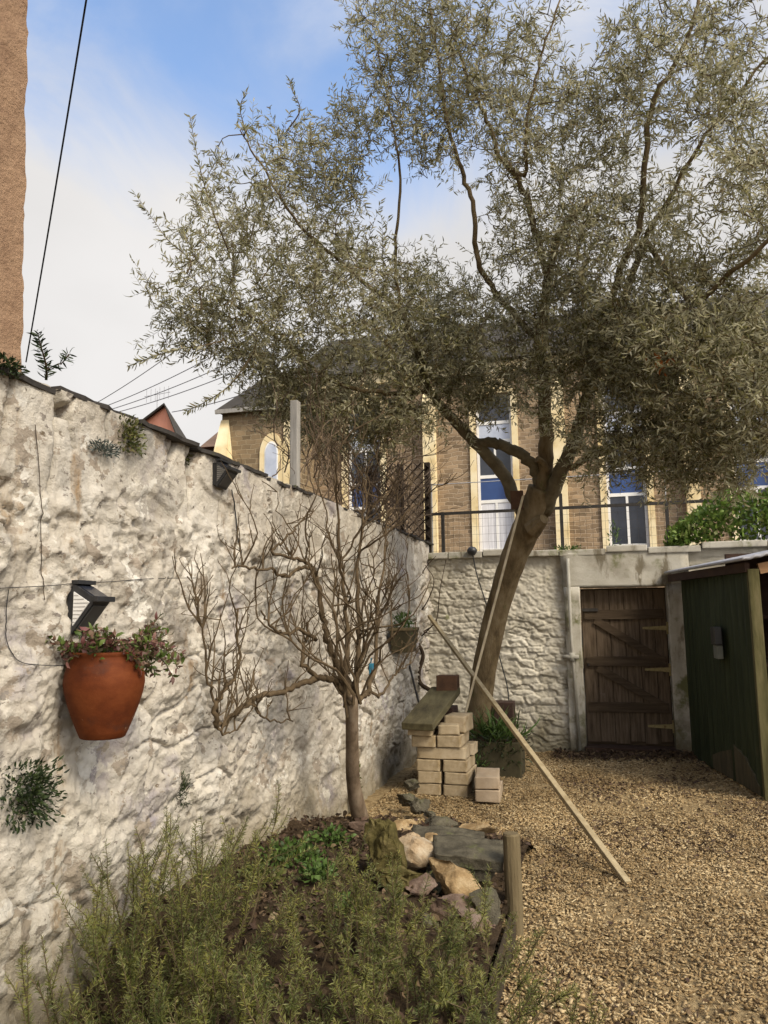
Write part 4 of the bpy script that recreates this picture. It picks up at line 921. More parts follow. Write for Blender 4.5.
def shoot(p0, d, L, r, lvl, up=.5, kink=.16):
    k = max(5, int(L/.06)); pts = stems_path(p0, d, L, k, up*1.5, kink, .12); pts[:,0] = np.maximum(pts[:,0], XW+.05*np.ones(len(pts))) if False else pts[:,0]
    lim = XW+.06; pts[:,0] = np.where((pts[:,2] < 2.38) & (pts[:,0] < lim), lim + RNG.uniform(0, .03), pts[:,0])
    tb.tube(pts, list(np.linspace(r, max(r*.35, .0014), len(pts))), 5)
    for q in pts[2::3]:                       # buds
        if random.random() < .7: tb.tube([q, q+RNG.normal(0, .008, 3)+np.array([0,0,.008])], [r*.7, .001], 4)
    if lvl > 0:
        for j in range(RNG.integers(2, 5)):
            i = RNG.integers(1, len(pts)-1); t = unit(pts[i+1]-pts[i]) if i+1 < len(pts) else d
            shoot(pts[i], unit(t*.8 + RNG.normal(0, .55, 3)), L*RNG.uniform(.3, .6), r*.6, lvl-1, up, kink)
for pp_, r0 in fn[9:12]:
    for j in range(6):
        i = RNG.integers(2, len(pp_)); shoot(pp_[i], unit(np.array([RNG.normal(.05,.4), RNG.normal(.0,.6), .8])), RNG.uniform(.4, .9), .0085, 2, .5, .24)
for j in range(8):
    q = ftop + RNG.normal(0, .03, 3); shoot(q, unit(np.array([RNG.normal(-.02,.35), RNG.normal(.2,.55), .9])), RNG.uniform(.7, 1.5), .011, 2, .6, .20)
for pp_, r0 in (fn[5], fn[4], fn[7], fn[8], fn[6]):
    for j in range(6):
        i = RNG.integers(3, len(pp_)); shoot(pp_[i], unit(np.array([RNG.normal(.15,.25), RNG.normal(0,.6), .7])), RNG.uniform(.15, .5), .006, 1, .4, .2)
for pp_, r0 in (fn[0], fn[1], fn[2], fn[3], fn[13]):
    for j in range(7):
        i = RNG.integers(2, len(pp_)); shoot(pp_[i], unit(np.array([RNG.normal(.1,.25), RNG.normal(0,.6), .8])), RNG.uniform(.10, .42), .0055, 1, .4, .2)
for j in range(9):
    i = RNG.integers(4, len(fn[12][0])); shoot(fn[12][0][i], unit(np.array([RNG.normal(.1,.4), RNG.normal(.0,.4), .7])), RNG.uniform(.15, .38), .005, 1, .2, .1)
tb.build('twigs', M['twig_fig'], ft)

# ------------------------------------------------------------------ hanging pot, lamps, planter
pc = atx(104, 697, -1.875); zb_ = atx(104, 738, -1.86)[2]
pot = thing('terracotta_pot', 'round-bellied terracotta pot hanging on the whitewashed wall', 'pot', (pc[0], pc[1], zb_))
s_ = .00375
prof = [(0, 0), (21*s_, 0), (22.5*s_, 1*s_), (25.5*s_, 8*s_), (30.5*s_, 20*s_), (35.4*s_, 34*s_), (38.8*s_, 46*s_), (40.2*s_, 55*s_), (39.6*s_, 64*s_), (37.2*s_, 72*s_), (34.4*s_, 78*s_), (33*s_, 81*s_), (33*s_, 83*s_), (34.5*s_, 85*s_), (33.5*s_, 87*s_), (30*s_, 86*s_), (29*s_, 82*s_), (0, 80*s_)]
b = MB(); b.lathe(prof, 96, (pc[0], pc[1], zb_)); b.build('pot_body', M['terracotta'], pot, smooth=True)
b = MB(); b.lathe([(0, 83.5*s_), (29*s_, 82.5*s_), (29*s_, 81*s_), (0, 81*s_)], 24, (pc[0], pc[1], zb_)); b.build('potting_soil', M['soil'], pot)
b = MB(); b.tube([(XW+.01, pc[1], zb_+80*s_), (pc[0]-.12, pc[1], zb_+92*s_), (pc[0]-.1, pc[1], zb_+84*s_)], .004, 6); b.build('hook', M['iron'], pot)
top = np.array([pc[0], pc[1], zb_+85*s_])
pl_ = thing('potted_succulent', 'green and purple-red trailing plant growing in the hanging terracotta pot', 'plant', top)
P, D = [], []; sb = MB()
for i in range(64):
    a = RNG.uniform(0, 2*np.pi); rr = RNG.uniform(.02, .135); c = top + np.array([math.cos(a)*rr, math.sin(a)*rr, -.005])
    d = np.array([math.cos(a)*.9, math.sin(a)*1.1+.35, RNG.uniform(.3, 1.6)]); L = RNG.uniform(.07, .20)
    s = stems_path(c, d, L, 6, -1.1, .15); sb.tube(s, .002, 4)
    p, t, tt = along(s, int(L/.0065)); P.append(p); D.append(t*.5+unit(np.cross(t, RNG.normal(size=p.shape))))
for i in range(10):   # trailing to the far side
    c = top + np.array([RNG.uniform(-.08,.08), .10, 0]); s = stems_path(c, (RNG.uniform(-.2,.3), 1.0, .5), RNG.uniform(.16, .27), 7, -1.9, .1); sb.tube(s, .002, 4)
    p, t, tt = along(s, 34); P.append(p); D.append(t*.6+unit(np.cross(t, RNG.normal(size=p.shape))))
sb.build('stems', M['rosemary_stem'], pl_)
P = np.concatenate(P); D = np.concatenate(D); leaves('leaf_cluster', P, D, RNG.uniform(.018, .042, len(P)), RNG.uniform(.009, .018, len(P)), M['sedum'], pl_, droop=.25)

def wall_lamp(c, label, w=.10, s=.80, dm='diffuser'):
    # wedge: back on the wall, solar panel on the sloping top, diffusers on the ends and below
    t = thing('solar_wall_lamp', label, 'lamp', c, 'black solar lamps on the rubble wall'); x, y, z = c; h = w/2
    A, Bp, Cp = (0, .125*s), (.135*s, .045*s), (0, -.125*s)
    def pr(scale, y0, y1, cx=.045*s, cz=.015*s, push=0):
        return [(x+cx+(p[0]-cx)*scale+push, yy, z+cz+(p[1]-cz)*scale) for yy in (y0, y1) for p in (A, Bp, Cp)]
    tri = [(0,1,2), (5,4,3), (0,3,4,1), (1,4,5,2), (2,5,3,0)]
    b = MB(); b.add(pr(1, y-h, y+h), tri); b.box((x-.03, y-h*.8, z-.10*s), (x-.001, y+h*.8, z+.11*s)); b.box((x-.004, y-h-.004, z+.119*s), (x+.03, y+h+.004, z+.139*s))
    b.box((x+.118*s, y-h-.006, z+.032*s), (x+.15*s, y+h+.006, z+.058*s))
    b.build('housing', M['black'], t, bevel=.002)
    b = MB(); b.add(pr(.66, y-h-.006, y-h-.001, .036*s, -.002*s), tri); b.add(pr(.66, y+h+.001, y+h+.006, .036*s, -.002*s), tri)
    df = b.build('diffuser', M[dm], t)
    b = MB(); va = pr(.66, y-h-.0075, y-h-.0062, .036*s, -.002*s); P0, P1, P2 = (np.array(v) for v in va[:3])
    for i in range(1, 9):
        f_ = i/9; a = P0+(P2-P0)*f_; zz_ = a[2]; e_ = P0+(P1-P0)*((P0[2]-zz_)/(P0[2]-P1[2])) if zz_ > P1[2] else P1+(P2-P1)*((P1[2]-zz_)/(P1[2]-P2[2]))
        b.box((a[0]+.002, a[1], zz_-.001), (max(e_[0]-.002, a[0]+.004), a[1]+.0012, zz_+.001))
    b.build('diffuser_rib', M['greypost'], df)
    d = Vector((Bp[0]-A[0], 0, Bp[1]-A[1])).normalized(); nn_ = Vector((-d.z, 0, d.x)); nn_ = nn_ if nn_.z > 0 else -nn_
    b = MB(); a0 = Vector((x+A[0], 0, z+A[1])) + d*.035*s + nn_*.0005; a1 = Vector((x+Bp[0], 0, z+Bp[1])) - d*.02*s + nn_*.0005
    q = [Vector((a0.x, y-h+.008, a0.z)), Vector((a1.x, y-h+.008, a1.z)), Vector((a1.x, y+h-.008, a1.z)), Vector((a0.x, y+h-.008, a0.z))]
    b.add([tuple(v) for v in q] + [tuple(v+nn_*.003) for v in q], [(3,2,1,0),(4,5,6,7),(0,1,5,4),(1,2,6,5),(2,3,7,6),(3,0,4,7)]); b.build('solar_panel', M['solar'], t)
    b = MB(); d2 = Vector((Bp[0]-Cp[0], 0, Bp[1]-Cp[1])).normalized(); n2 = Vector((d2.z, 0, -d2.x))
    a0 = Vector((x+Cp[0], 0, z+Cp[1])) + d2*.03*s + n2*.0005; a1 = Vector((x+Bp[0], 0, z+Bp[1])) - d2*.04*s + n2*.0005
    q = [Vector((a0.x, y-h+.01, a0.z)), Vector((a1.x, y-h+.01, a1.z)), Vector((a1.x, y+h-.01, a1.z)), Vector((a0.x, y+h-.01, a0.z))]
    b.add([tuple(v) for v in q] + [tuple(v+n2*.003) for v in q], [(3,2,1,0),(4,5,6,7),(0,1,5,4),(1,2,6,5),(2,3,7,6),(3,0,4,7)]); b.build('front_lens', M['smoked'], t)
lp = wx(67, 609, .03); wall_lamp(lp, 'black wedge solar lamp with white side panel just above the terracotta pot')
lp2 = wx(214, 476, .03); wall_lamp(lp2, 'black solar lamp high on the wall just under the coping slates', w=.12, s=.60, dm='smoked')

hp = atx(405, 640, XW+.12)
hb = thing('wall_planter', 'small brown planter box hung on the wall near the far corner', 'planter', hp)
b = MB(); x, y, z = hp; b.add([(x-.1,y-.16,z-.12),(x+.07,y-.16,z-.12),(x+.07,y+.16,z-.12),(x-.1,y+.16,z-.12),(x-.11,y-.2,z+.12),(x+.1,y-.2,z+.12),(x+.1,y+.2,z+.12),(x-.11,y+.2,z+.12)],
  [(3,2,1,0),(4,5,6,7),(0,1,5,4),(1,2,6,5),(2,3,7,6),(3,0,4,7)]); b.build('box', M['tub'], hb, bevel=.008)
b = MB(); b.box((x-.112, y-.205, z+.095), (x+.105, y+.205, z+.125)); b.build('rim', M['stake'], hb, bevel=.006)
tuft('trailing_plant', 'green leafy plant growing in the small brown wall planter', hp+np.array([0,0,.17]), 240, .16, .06, .016, M['weed'], None, (0,0,.6), flat=(.6,1.1,.6))
bt = wx(371, 669, .02); b = MB(); b.box(bt-np.array([.01,.03,.05]), bt+np.array([.03,.06,.05])); b.tube([bt+np.array([0,0,.05]), bt+np.array([.005,0,.10])], .004, 5); tag(b.build('blue_pouch', M['bluetag'], bevel=.008), 'small blue plastic pouch hung on the wall behind the bare tree', 'pouch')

# wires pinned on the wall, and a drawn crack
def wire(name, label, pl, r, m, cat='wire'):
    pts = smooth_path([wx(px, py, .008+.03*(i % 2)*0) for i, (px, py) in enumerate(pl)], 8)
    for q in pts: q[0] = max(q[0], XW + float(left_relief(np.array([q[1]]), np.array([q[2]]))[0]) + .004)
    b = MB(); b.tube(pts, r, 5); tag(b.build(name, m), label, cat)
wire('wall_wire', 'thin taut wire running along the wall just above the lower lamp', [(-30, 590), (0, 588), (40, 586), (72, 583), (100, 582), (140, 579), (190, 578)], .0016, M['cable'])
wire('wall_wire', 'thin wire looping down the wall left of the terracotta pot', [(1, 590), (3, 612), (5, 640), (14, 660), (30, 665), (62, 664), (78, 655)], .0016, M['cable'])
wire('lamp_cable', 'thin dark cable hanging down the wall from the upper solar lamp', [(226, 490), (230, 515), (232, 540), (235, 562), (234, 568)], .0035, M['cable'], 'cable')
wire('wall_crack_line', 'thin dark line standing in for a crack down the wall left of the lower lamp', [(30, 425), (33, 470), (35, 520), (36, 570), (36, 600)], .0016, M['vine'])  # crack drawn as a thin dark tube on the wall face

# ------------------------------------------------------------------ far corner: blocks, plank, tub, poles
GB = 'concrete blocks in the corner stack'
def block(x, y, z, along_y, m, label, rz=0, dim=(.44,.215,.10)):
    l, w, h = dim; dx, dy = (w, l) if along_y else (l, w)
    bb = MB(); o = rough_block((-dx/2+.003, -dy/2+.003, .002), (dx/2-.003, dy/2-.003, h-.004), 'concrete_block', m, None, amp=.006, seed=len(scene.objects) % 97, step=.035)
    o.location = (x, y, z); o.rotation_euler = (0, 0, R(rz)); tag(o, label, 'block', GB); return o
o_ = atz(418, 795, 0); yb0 = o_[1]-.05; xl, xr = o_[0]+.11, o_[0]+.352; ob = o_[0]+1.56; oy = yb0-6.86
for k in range(3):
    nm = ['bottom', 'second', 'third'][k]
    block(xl+random.uniform(-.008,.008), yb0+.22+random.uniform(-.01,.01), .012+.102*k, True, M['block'], f'pale block end-on in the {nm} course of the stack, next to the wall', random.uniform(-1.5,1.5))
    block(xr+random.uniform(-.008,.008), yb0+.22+random.uniform(-.01,.01), .012+.102*k, True, M['block'], f'pale block end-on in the {nm} course of the stack, on the planter side', random.uniform(-1.5,1.5))
block(ob-1.335, yb0+.12, .319, False, M['block'], 'long pale block laid lengthwise across the lower stack', .6)
block(ob-1.30, yb0+.345, .319, False, M['block'], 'block laid lengthwise behind the long front block', -1)
block(ob-1.49, yb0+.2, .421, True, M['block'], 'block end-on above the long block, next to the wall', 1)
block(ob-1.262, yb0+.22, .421, True, M['block'], 'block end-on above the long block, on the planter side', -1)
block(ob-1.52, yb0+.16, .523, True, M['block'], 'block directly under the mossy plank', 2)
block(ob-1.285, yb0+.13, .523, True, M['block'], 'pale yellow short block on top of the stack in front', 9, (.215,.19,.09))
block(ob-1.23, yb0+.33, .523, True, M['block'], 'topmost pale block at the back of the stack', -4, (.3,.2,.15))
block(ob-.93, oy+6.93, .012, True, M['block_grey'], 'lower of the two greyer blocks beside the stack', 4)
block(ob-.945, oy+6.95, .114, True, M['block_grey'], 'upper of the two greyer blocks beside the stack', 7)
a = aty(417, 727, oy+6.72); c = aty(446, 690, oy+7.55)
b = MB(); b.beam(a, c, .29, .065); tag(b.build('mossy_plank', M['plank_moss'], bevel=.008), 'dark mossy plank sloping up across the top of the block stack', 'plank')
c2 = aty(448, 684, 7.5)
b = MB(); b.box(c2-np.array([.10,.08,.085]), c2+np.array([.10,.08,.085])); tag(b.build('wooden_box', M['rust'], bevel=.006), 'small dark brown wooden box sitting at the upper end of the mossy plank', 'box')
# supporting stump behind the stack
b = MB(); b.box((ob-1.60, oy+7.36, 0), (ob-1.32, oy+7.66, .70)); tag(b.build('wooden_crate', M['sackbox'], bevel=.01), 'dark wooden crate behind the block stack holding the plank end', 'crate')
tb_ = aty(497, 770, 7.9)
tub = thing('garden_tub', 'mossy square wooden tub standing at the olive trunk foot', 'planter', (tb_[0], tb_[1], 0))
x, y = tb_[0], tb_[1]+.1
b = MB(); b.box((x-.25, y-.2, -.01), (x+.25, y+.2, .33)); b.build('tub_body', M['tub'], tub, bevel=.012)
b = MB(); b.box((x-.22, y-.17, .325), (x+.22, y+.17, .345)); b.build('potting_soil', M['soil'], tub)
n = 170; P = np.array([x, y, .33]) + RNG.normal(0, 1, (n,3))*np.array([.10,.07,.0]); D = RNG.normal(0, .75, (n,3)) + np.array([0,-.1,.75])
leaves('strap_leaved_plant', P, D, RNG.uniform(.18, .40, n), RNG.uniform(.012, .022, n), M['weed'], None, droop=.22); tag(bpy.data.objects['strap_leaved_plant'], 'green strap-leaved plant growing in the mossy tub', 'plant')
tuft('low_fern', 'loose green fronds spilling over the front of the mossy tub', np.array([x+.02, y-.16, .26]), 320, .24, .10, .014, M['darkleaf'], None, (0,-.5,.5), flat=(1.3,.5,.8))
tuft('low_fern', 'dark green low plant on the ground between the blocks and the tub', np.array([x-.22, y-.24, .10]), 200, .18, .08, .014, M['weed'], None, (0,-.3,.6), flat=(.8,.6,.8))
cr = aty(500, 716, 8.95); b = MB(); b.box((cr[0]-.16, 8.85, 0), (cr[0]+.16, 9.1, cr[2]+.16)); tag(b.build('dark_crate', M['sackbox'], bevel=.01), 'dark brown crate standing against the back wall behind the tub', 'crate')
# long pole and batten
f0 = atz(628, 886, 0.0); t0 = aty(427, 616, 9.12); t0[0] = max(t0[0], XW+.05)
b = MB(); b.beam(f0+np.array([0,0,.012]), t0, .042, .036); tag(b.build('long_pole', M['cane'], bevel=.006), 'long weathered pole leaning from the wood chippings up into the far wall corner', 'pole')
a = aty(523, 496, 7.58); c = aty(463, 722, 7.42); e = c + (c-a)*(c[2]/(a[2]-c[2]))
b = MB(); b.beam(a, e, .034, .022); tag(b.build('thin_batten', M['batten'], bevel=.003), 'thin pale batten propped up against the olive trunk', 'batten')
# climbing vine and bar in the corner
vn = thing('climbing_vine', 'dark bare vine stem twisting down the far wall corner', 'vine', aty(440, 700, 8.7)*np.array([1,1,0]))
b = MB(); p = smooth_path([(aty(447, 706, 8.7)), aty(436, 694, 8.75), aty(421, 684, 8.8), aty(419, 672, 8.85), aty(423, 655, 8.9), aty(417, 640, 8.95), aty(415, 620, 9.0), aty(417, 590, 9.05), aty(414, 560, 9.1), aty(410, 535, 9.1)]); b.tube(p, tw(len(p), .030, .022, .02, .016), 8, wob=.15); b.build('stem', M['vine'], vn, smooth=True)
b = MB()
for pl in ([(417,640,8.95),(430,628,8.95),(437,618,8.95),(440,590,9.0),(446,560,9.05)], [(415,620,9.0),(428,600,8.95),(434,580,9.0),(425,565,9.0)], [(417,590,9.05),(424,570,9.0),(436,556,9.0)], [(430,628,8.95),(424,632,8.9),(436,634,8.9)]):
    q = smooth_path([aty(*k) for k in pl]); b.tube(q, tw(len(q), .009, .004), 5)
b.build('twigs', M['vine'], vn)
b = MB(); b.tube([aty(409, 664, 8.2), aty(421, 712, 8.0)], .012, 6); tag(b.build('iron_bar', M['iron']), 'thin dark iron bar leaning on the wall behind the mossy plank', 'bar')
kb = thing('cable_knob', 'small black round knob at the back wall head with a thin cable hanging below', 'cable', aty(472, 551, YB-.12))
c = aty(472, 551, YB-.10); b = MB(); b.lathe([(0,-.06),(.035,-.05),(.06,-.015),(.062,.015),(.04,.045),(0,.055)], 14, c); b.build('knob', M['black'], kb, smooth=True)
p = smooth_path([c, aty(477, 575, YB-.07), aty(487, 607, YB-.06), aty(499, 655, YB-.06), aty(507, 685, YB-.06), aty(509, 704, YB-.06)]); b = MB(); b.tube(p, .008, 6); b.build('cable_run', M['cable'], kb)

# ------------------------------------------------------------------ railing above the back wall
YR = YB+.28
rl = thing('garden_railing', 'thin black iron railing with wire mesh standing on the back wall', 'railing', (0, YR, TOPB))
zr_ = aty(500, 511, YR)[2]; x0, x1 = aty(430, 512, YR)[0], 5.0
b = MB(); b.beam((x0, YR, zr_), (x1, YR, zr_), .03, .035); b.build('rail', M['iron'], rl)
for px, h in ((443, 0), (562, .16), (668, 0), (770, .1), (860, 0), (950, .1)):
    xx = aty(px, 530, YR)[0]; b = MB(); b.box((xx-.02, YR-.02, TOPB-.02), (xx+.02, YR+.02, zr_+.02+h)); b.build('post', M['iron'], rl)
b = MB(); xx = x0
while xx < x1:
    b.tube([(xx, YR, TOPB+.03), (xx, YR, zr_)], .0018, 4); xx += .075
for z in np.arange(TOPB+.1, zr_, .1): b.tube([(x0, YR, z), (x1, YR, z)], .0016, 4)
b.build('wire_mesh', M['iron'], rl)
wz_ = aty(480, 482, YR)[2]; b = MB(); b.tube([(x0, YR, wz_), (x1, YR, wz_)], .006, 5)
for px in (432, 668, 900): xx = aty(px, 530, YR)[0]; b.tube([(xx, YR+.03, TOPB), (xx, YR+.03, wz_+.02)], .008, 5)
tag(b.build('strained_wire', M['wire_grey']), 'single grey wire strained above the black railing on thin uprights', 'wire')

# trellis, creeper and grey post on top of the left wall
tr = thing('trellis_panel', 'dark lattice trellis panel standing behind the corner of the two white walls', 'trellis', (-2.4, YB+.12, 0))
tq = YB+.12; tx0 = aty(366, 500, tq)[0]; tx1 = aty(430, 500, tq)[0]; tz0 = 2.0; tz1 = aty(430, 462, tq)[2]
for xx in (tx0, (tx0+tx1)/2, tx1-.07):
    b = MB(); b.box((xx, tq, 0), (xx+.07, tq+.07, tz1)); b.build('post', M['trellis'], tr)
b = MB()
for i in range(-14, 14):
    y0 = tx0 + i*.13
    for sg_ in (1, -1):
        a0 = (y0, tz0); a1 = (y0+(tz1-tz0), tz1)
        if sg_ < 0: a0, a1 = (y0, tz1), (y0+(tz1-tz0), tz0)
        t_lo = max(0, (tx0-a0[0])/(a1[0]-a0[0])); t_hi = min(1, (tx1-a0[0])/(a1[0]-a0[0]))
        if t_hi <= t_lo: continue
        g_ = lambda t: (a0[0]+(a1[0]-a0[0])*t, tq-.012+sg_*.006, a0[1]+(a1[1]-a0[1])*t)
        b.beam(g_(t_lo), g_(t_hi), .01, .034, up=(0,1,0))
b.build('lattice', M['trellis'], tr)
cp = thing('dry_creeper', 'tangle of bare brown creeper stems over the dark trellis', 'creeper', (-2.3, 8, 2.4)); tb = MB()
for i in range(150):
    y0 = 5.4 + 3.9*RNG.random()**.8; shoot(np.array([-2.3+RNG.normal(0,.12), y0, RNG.uniform(2.42, 2.9)]), unit(np.array([RNG.normal(.02,.25), RNG.normal(0,.6), RNG.uniform(.2,1.2)])), RNG.uniform(.35, 1.0), .006, 1, .3, .22)
tb.build('stems', M['twig_dry'], cp)
gp = atx(295, 492, -2.2); gt = atx(295, 401, -2.2)
b = MB(); b.box((gp[0]-.03, gp[1]-.035, 2.36), (gp[0]+.03, gp[1]+.035, gt[2])); tag(b.build('grey_post', M['greypost'], bevel=.006), 'grey weathered timber post rising from the wall top before the chapel annex', 'post')

# ------------------------------------------------------------------ shed
s0 = atz(764, 800, 0); s1 = atz(691, 757, 0); s1 = s0+(s1-s0)*((YB-.13-s0[1])/(s1[1]-s0[1]))
shd = thing('garden_shed', 'dark green lean-to garden shed with mossy corner post and tin roof', 'shed', s0)
zs0 = aty(748, 566, s0[1])[2]-.03; zs1 = aty(672, 576, 9.2)[2]-.03
b = MB(); nb = 13
for i in range(nb):
    a = s0+(s1-s0)*(i/nb); c = s0+(s1-s0)*((i+1)/nb); mid = (a+c)/2 + np.array([-.012,0,0]); za = zs0+(zs1-zs0)*i/nb; zc = zs0+(zs1-zs0)*(i+1)/nb
    d = (c-a)*.02
    b.add([(a[0]+d[0],a[1]+d[1],.02),(c[0]-d[0],c[1]-d[1],.02),(c[0]-d[0],c[1]-d[1],zc),(a[0]+d[0],a[1]+d[1],za),
           (a[0]+.03,a[1],.02),(c[0]+.03,c[1],.02),(c[0]+.03,c[1],zc),(a[0]+.03,a[1],za),
           (mid[0],mid[1],.02),(mid[0],mid[1],(za+zc)/2)], [(0,8,9,3),(8,1,2,9),(7,6,5,4),(0,3,7,4),(1,5,6,2),(3,9,2,6,7),(0,4,5,1,8)])
b.build('side_cladding', M['shed'], shd)
def onside(t, z, off): p = s0+(s1-s0)*t; return np.array([p[0]-off, p[1]-off*.18, z])
b = MB(); 
for t0_, t1_, h0, h1 in ((.02, .30, .10, .36), (.34, .62, .30, .16)):
    q = [onside(t0_,.03,.018), onside(t1_,.03,.018), onside(t1_,h1,.018), onside((t0_+t1_)/2,max(h0,h1)*.8,.018), onside(t0_,h0,.018)]
    b.add([*q, *[p+np.array([.02,0,0]) for p in q]], [(0,1,2,3,4),(9,8,7,6,5),(0,5,6,1),(1,6,7,2),(2,7,8,3),(3,8,9,4),(4,9,5,0)])
b.build('bare_patch', M['shed_worn'], shd)
b = MB(); b.box((s0[0]-.005, s0[1]-.085, 0), (s0[0]+.085, s0[1]-.003, zs0)); b.build('corner_post', M['post_moss'], shd, bevel=.006)
xe = 3.4; sl = .19
b = MB(); b.beam((s0[0]+.09, s0[1]-.04, zs0-.04+.04), (xe, s0[1]-.04, zs0+sl*(xe-s0[0])), .07, .09); b.build('front_beam', M['wood_orange'], shd)
b = MB(); b.box((s0[0]+.1, 9.12, 0), (xe, 9.20, 2.2)); b.box((xe, s0[1], 0), (xe+.03, 9.20, 2.3)); b.build('back_wall', M['dark_in'], shd)
for z in (.55, 1.05, 1.5):
    b = MB(); b.box((s0[0]+.12, 8.1, z), (xe-.02, 9.1, z+.03)); b.build('shelf', M['dark_in'], shd)
b = MB(); b.box((s0[0]+.35, s0[1]-.05, .02), (s0[0]+1.0, s0[1]-.01, 1.15)); b.build('half_door', M['dark_in'], shd)
# corrugated roof, sloping up to the right
nx, ny = 160, 14
R0 = np.array(aty(742, 560.5, s0[1]-.15)); R1 = np.array(aty(664, 574, YB-.06)); e_ = np.array([2.6, 0, 2.6*sl])
vs = []; 
for i in range(nx+1):
    for k in range(ny+1):
        q = R0 + (R1-R0)*(k/ny) + e_*(i/nx) + np.array([0,0,.0]); vs.append(q)
V = np.array(vs).reshape(nx+1, ny+1, 3); ww = np.linspace(0, 1, ny+1)[None,:]*2*np.pi*6
V[:,:,2] += .006*np.sin(np.linspace(0, 2*np.pi*30, nx+1))[:,None]
V2 = V.copy(); V2[:,:,2] += .022
idx = np.arange((nx+1)*(ny+1)).reshape(nx+1, ny+1); N1 = idx.size
top_ = np.stack([idx[:-1,:-1], idx[1:,:-1], idx[1:,1:], idx[:-1,1:]], -1).reshape(-1,4)
ring = np.concatenate([idx[:,0], idx[-1,1:], idx[-2::-1,-1], idx[0,-2:0:-1]]); rn = np.roll(ring, -1)
sidef = np.stack([ring, rn, rn+N1, ring+N1], -1)
np_mesh('tin_roof', np.concatenate([V.reshape(-1,3), V2.reshape(-1,3)]), np.concatenate([top_[:,::-1], top_+N1, sidef]), M['tin'], shd)
b = MB(); b.beam(R0+np.array([.05,.08,-.055]), R1+np.array([.05,-.1,-.055]), .04, .08); b.build('eave_board', M['dark_in'], shd)
sw = onside(.40, 0, .02); sw = aty(731, 640, 8.05)
px_t = (8.05-s0[1])/(s1[1]-s0[1]); q = onside(px_t, 1.28, .02)
sx = thing('switch_box', 'small grey weatherproof switch box on the green shed side', 'switch box', q)
b = MB(); b.box(q-np.array([.075,.14,.02]), q+np.array([.0,.12,.15])); b.build('hood', M['black'], sx, bevel=.012)
b = MB(); b.box(q-np.array([.06,.125,.15]), q+np.array([.0,.105,-.022])); b.build('cover', M['greybox'], sx, bevel=.01)

# leafy growth behind the shed roof
c = aty(735, 545, 9.75)
n = 4600; P = np.stack([RNG.uniform(aty(668, 550, 9.6)[0], 3.4, n), RNG.uniform(9.3, 9.95, n), RNG.random(n)], 1)
hgt = .16 + .50*sstep(.75, 1.5, P[:,0]) + .22*fbm(P[:,0]*3, P[:,1]*3, 401, 3)
P[:,2] = TOPB + P[:,2]**.6*np.maximum(hgt, .04)
iv = leaves('leafy_hedge', P, RNG.normal(0, .6, (n,3))+np.array([0,-.2,.6]), RNG.uniform(.05, .10, n), RNG.uniform(.025, .045, n), M['hedge'], droop=.25)
tag(iv, 'bright green leafy growth along the wall top above the shed roof', 'hedge')
tuft('wall_top_weed', 'low weeds sprouting on the back wall top beside the railing post', aty(568, 549, YB+.05), 110, .1, .05, .016, M['weed'], None, (0,0,.6), flat=(1.6,.6,.3))
tuft('wall_top_weed', 'mossy patch on the back wall top behind the olive trunk', aty(500, 554, YB+.05), 160, .18, .03, .012, M['moss'], None, (0,0,.4), flat=(2.0,.5,.15))
tuft('wall_top_weed', 'tall thin weed beside the leafy hedge on the back wall', aty(614, 536, YB+.2), 70, .12, .07, .012, M['weed'], None, (0,0,.8), flat=(.5,.3,1.4))

# ------------------------------------------------------------------ light and sky
sv = Vector((.62, -.40, .68)).normalized()
EL = math.asin(sv.z); AZ = math.atan2(sv.x, sv.y)
sun = bpy.data.lights.new('sun', 'SUN'); sun.energy = 1.8; sun.angle = R(20); sun.color = (1, .90, .74)
so = bpy.data.objects.new('sun', sun); COL.objects.link(so); so.rotation_euler = sv.to_track_quat('Z', 'Y').to_euler(); so.location = (5, 0, 12)
w = bpy.data.worlds.new('World'); scene.world = w; w.use_nodes = True; nt = w.node_tree; N = nt.nodes; Lk = nt.links
bg = N['Background']; bg.inputs['Strength'].default_value = .135
sk = N.new('ShaderNodeTexSky'); sk.sky_type = 'NISHITA'; sk.sun_disc = False; sk.sun_elevation = EL; sk.sun_rotation = AZ; sk.air_density = 1.0; sk.dust_density = 1.0; sk.ozone_density = 1.5
tc = N.new('ShaderNodeTexCoord'); mp = N.new('ShaderNodeMapping'); mp.inputs['Scale'].default_value = (1.0, 1.0, 1.8); mp.inputs['Location'].default_value = (.35, .2, .1)
Lk.new(tc.outputs['Generated'], mp.inputs['Vector'])
nz = N.new('ShaderNodeTexNoise'); nz.inputs['Scale'].default_value = 2.6; nz.inputs['Detail'].default_value = 8; nz.inputs['Roughness'].default_value = .55; nz.inputs['Distortion'].default_value = .6
Lk.new(mp.outputs[0], nz.inputs['Vector'])
sepw = N.new('ShaderNodeSeparateXYZ'); Lk.new(tc.outputs['Generated'], sepw.inputs[0])
lowc = N.new('ShaderNodeMapRange'); lowc.interpolation_type = 'SMOOTHSTEP'; lowc.inputs['From Min'].default_value = .62; lowc.inputs['From Max'].default_value = .36; Lk.new(sepw.outputs['Z'], lowc.inputs['Value'])
ad = N.new('ShaderNodeMath'); ad.operation = 'MULTIPLY_ADD'; ad.inputs[1].default_value = .55; Lk.new(lowc.outputs[0], ad.inputs[0]); Lk.new(nz.outputs['Fac'], ad.inputs[2])
cm = N.new('ShaderNodeMapRange'); cm.interpolation_type = 'SMOOTHSTEP'; cm.inputs['From Min'].default_value = .35; cm.inputs['From Max'].default_value = .80; Lk.new(ad.outputs[0], cm.inputs['Value'])
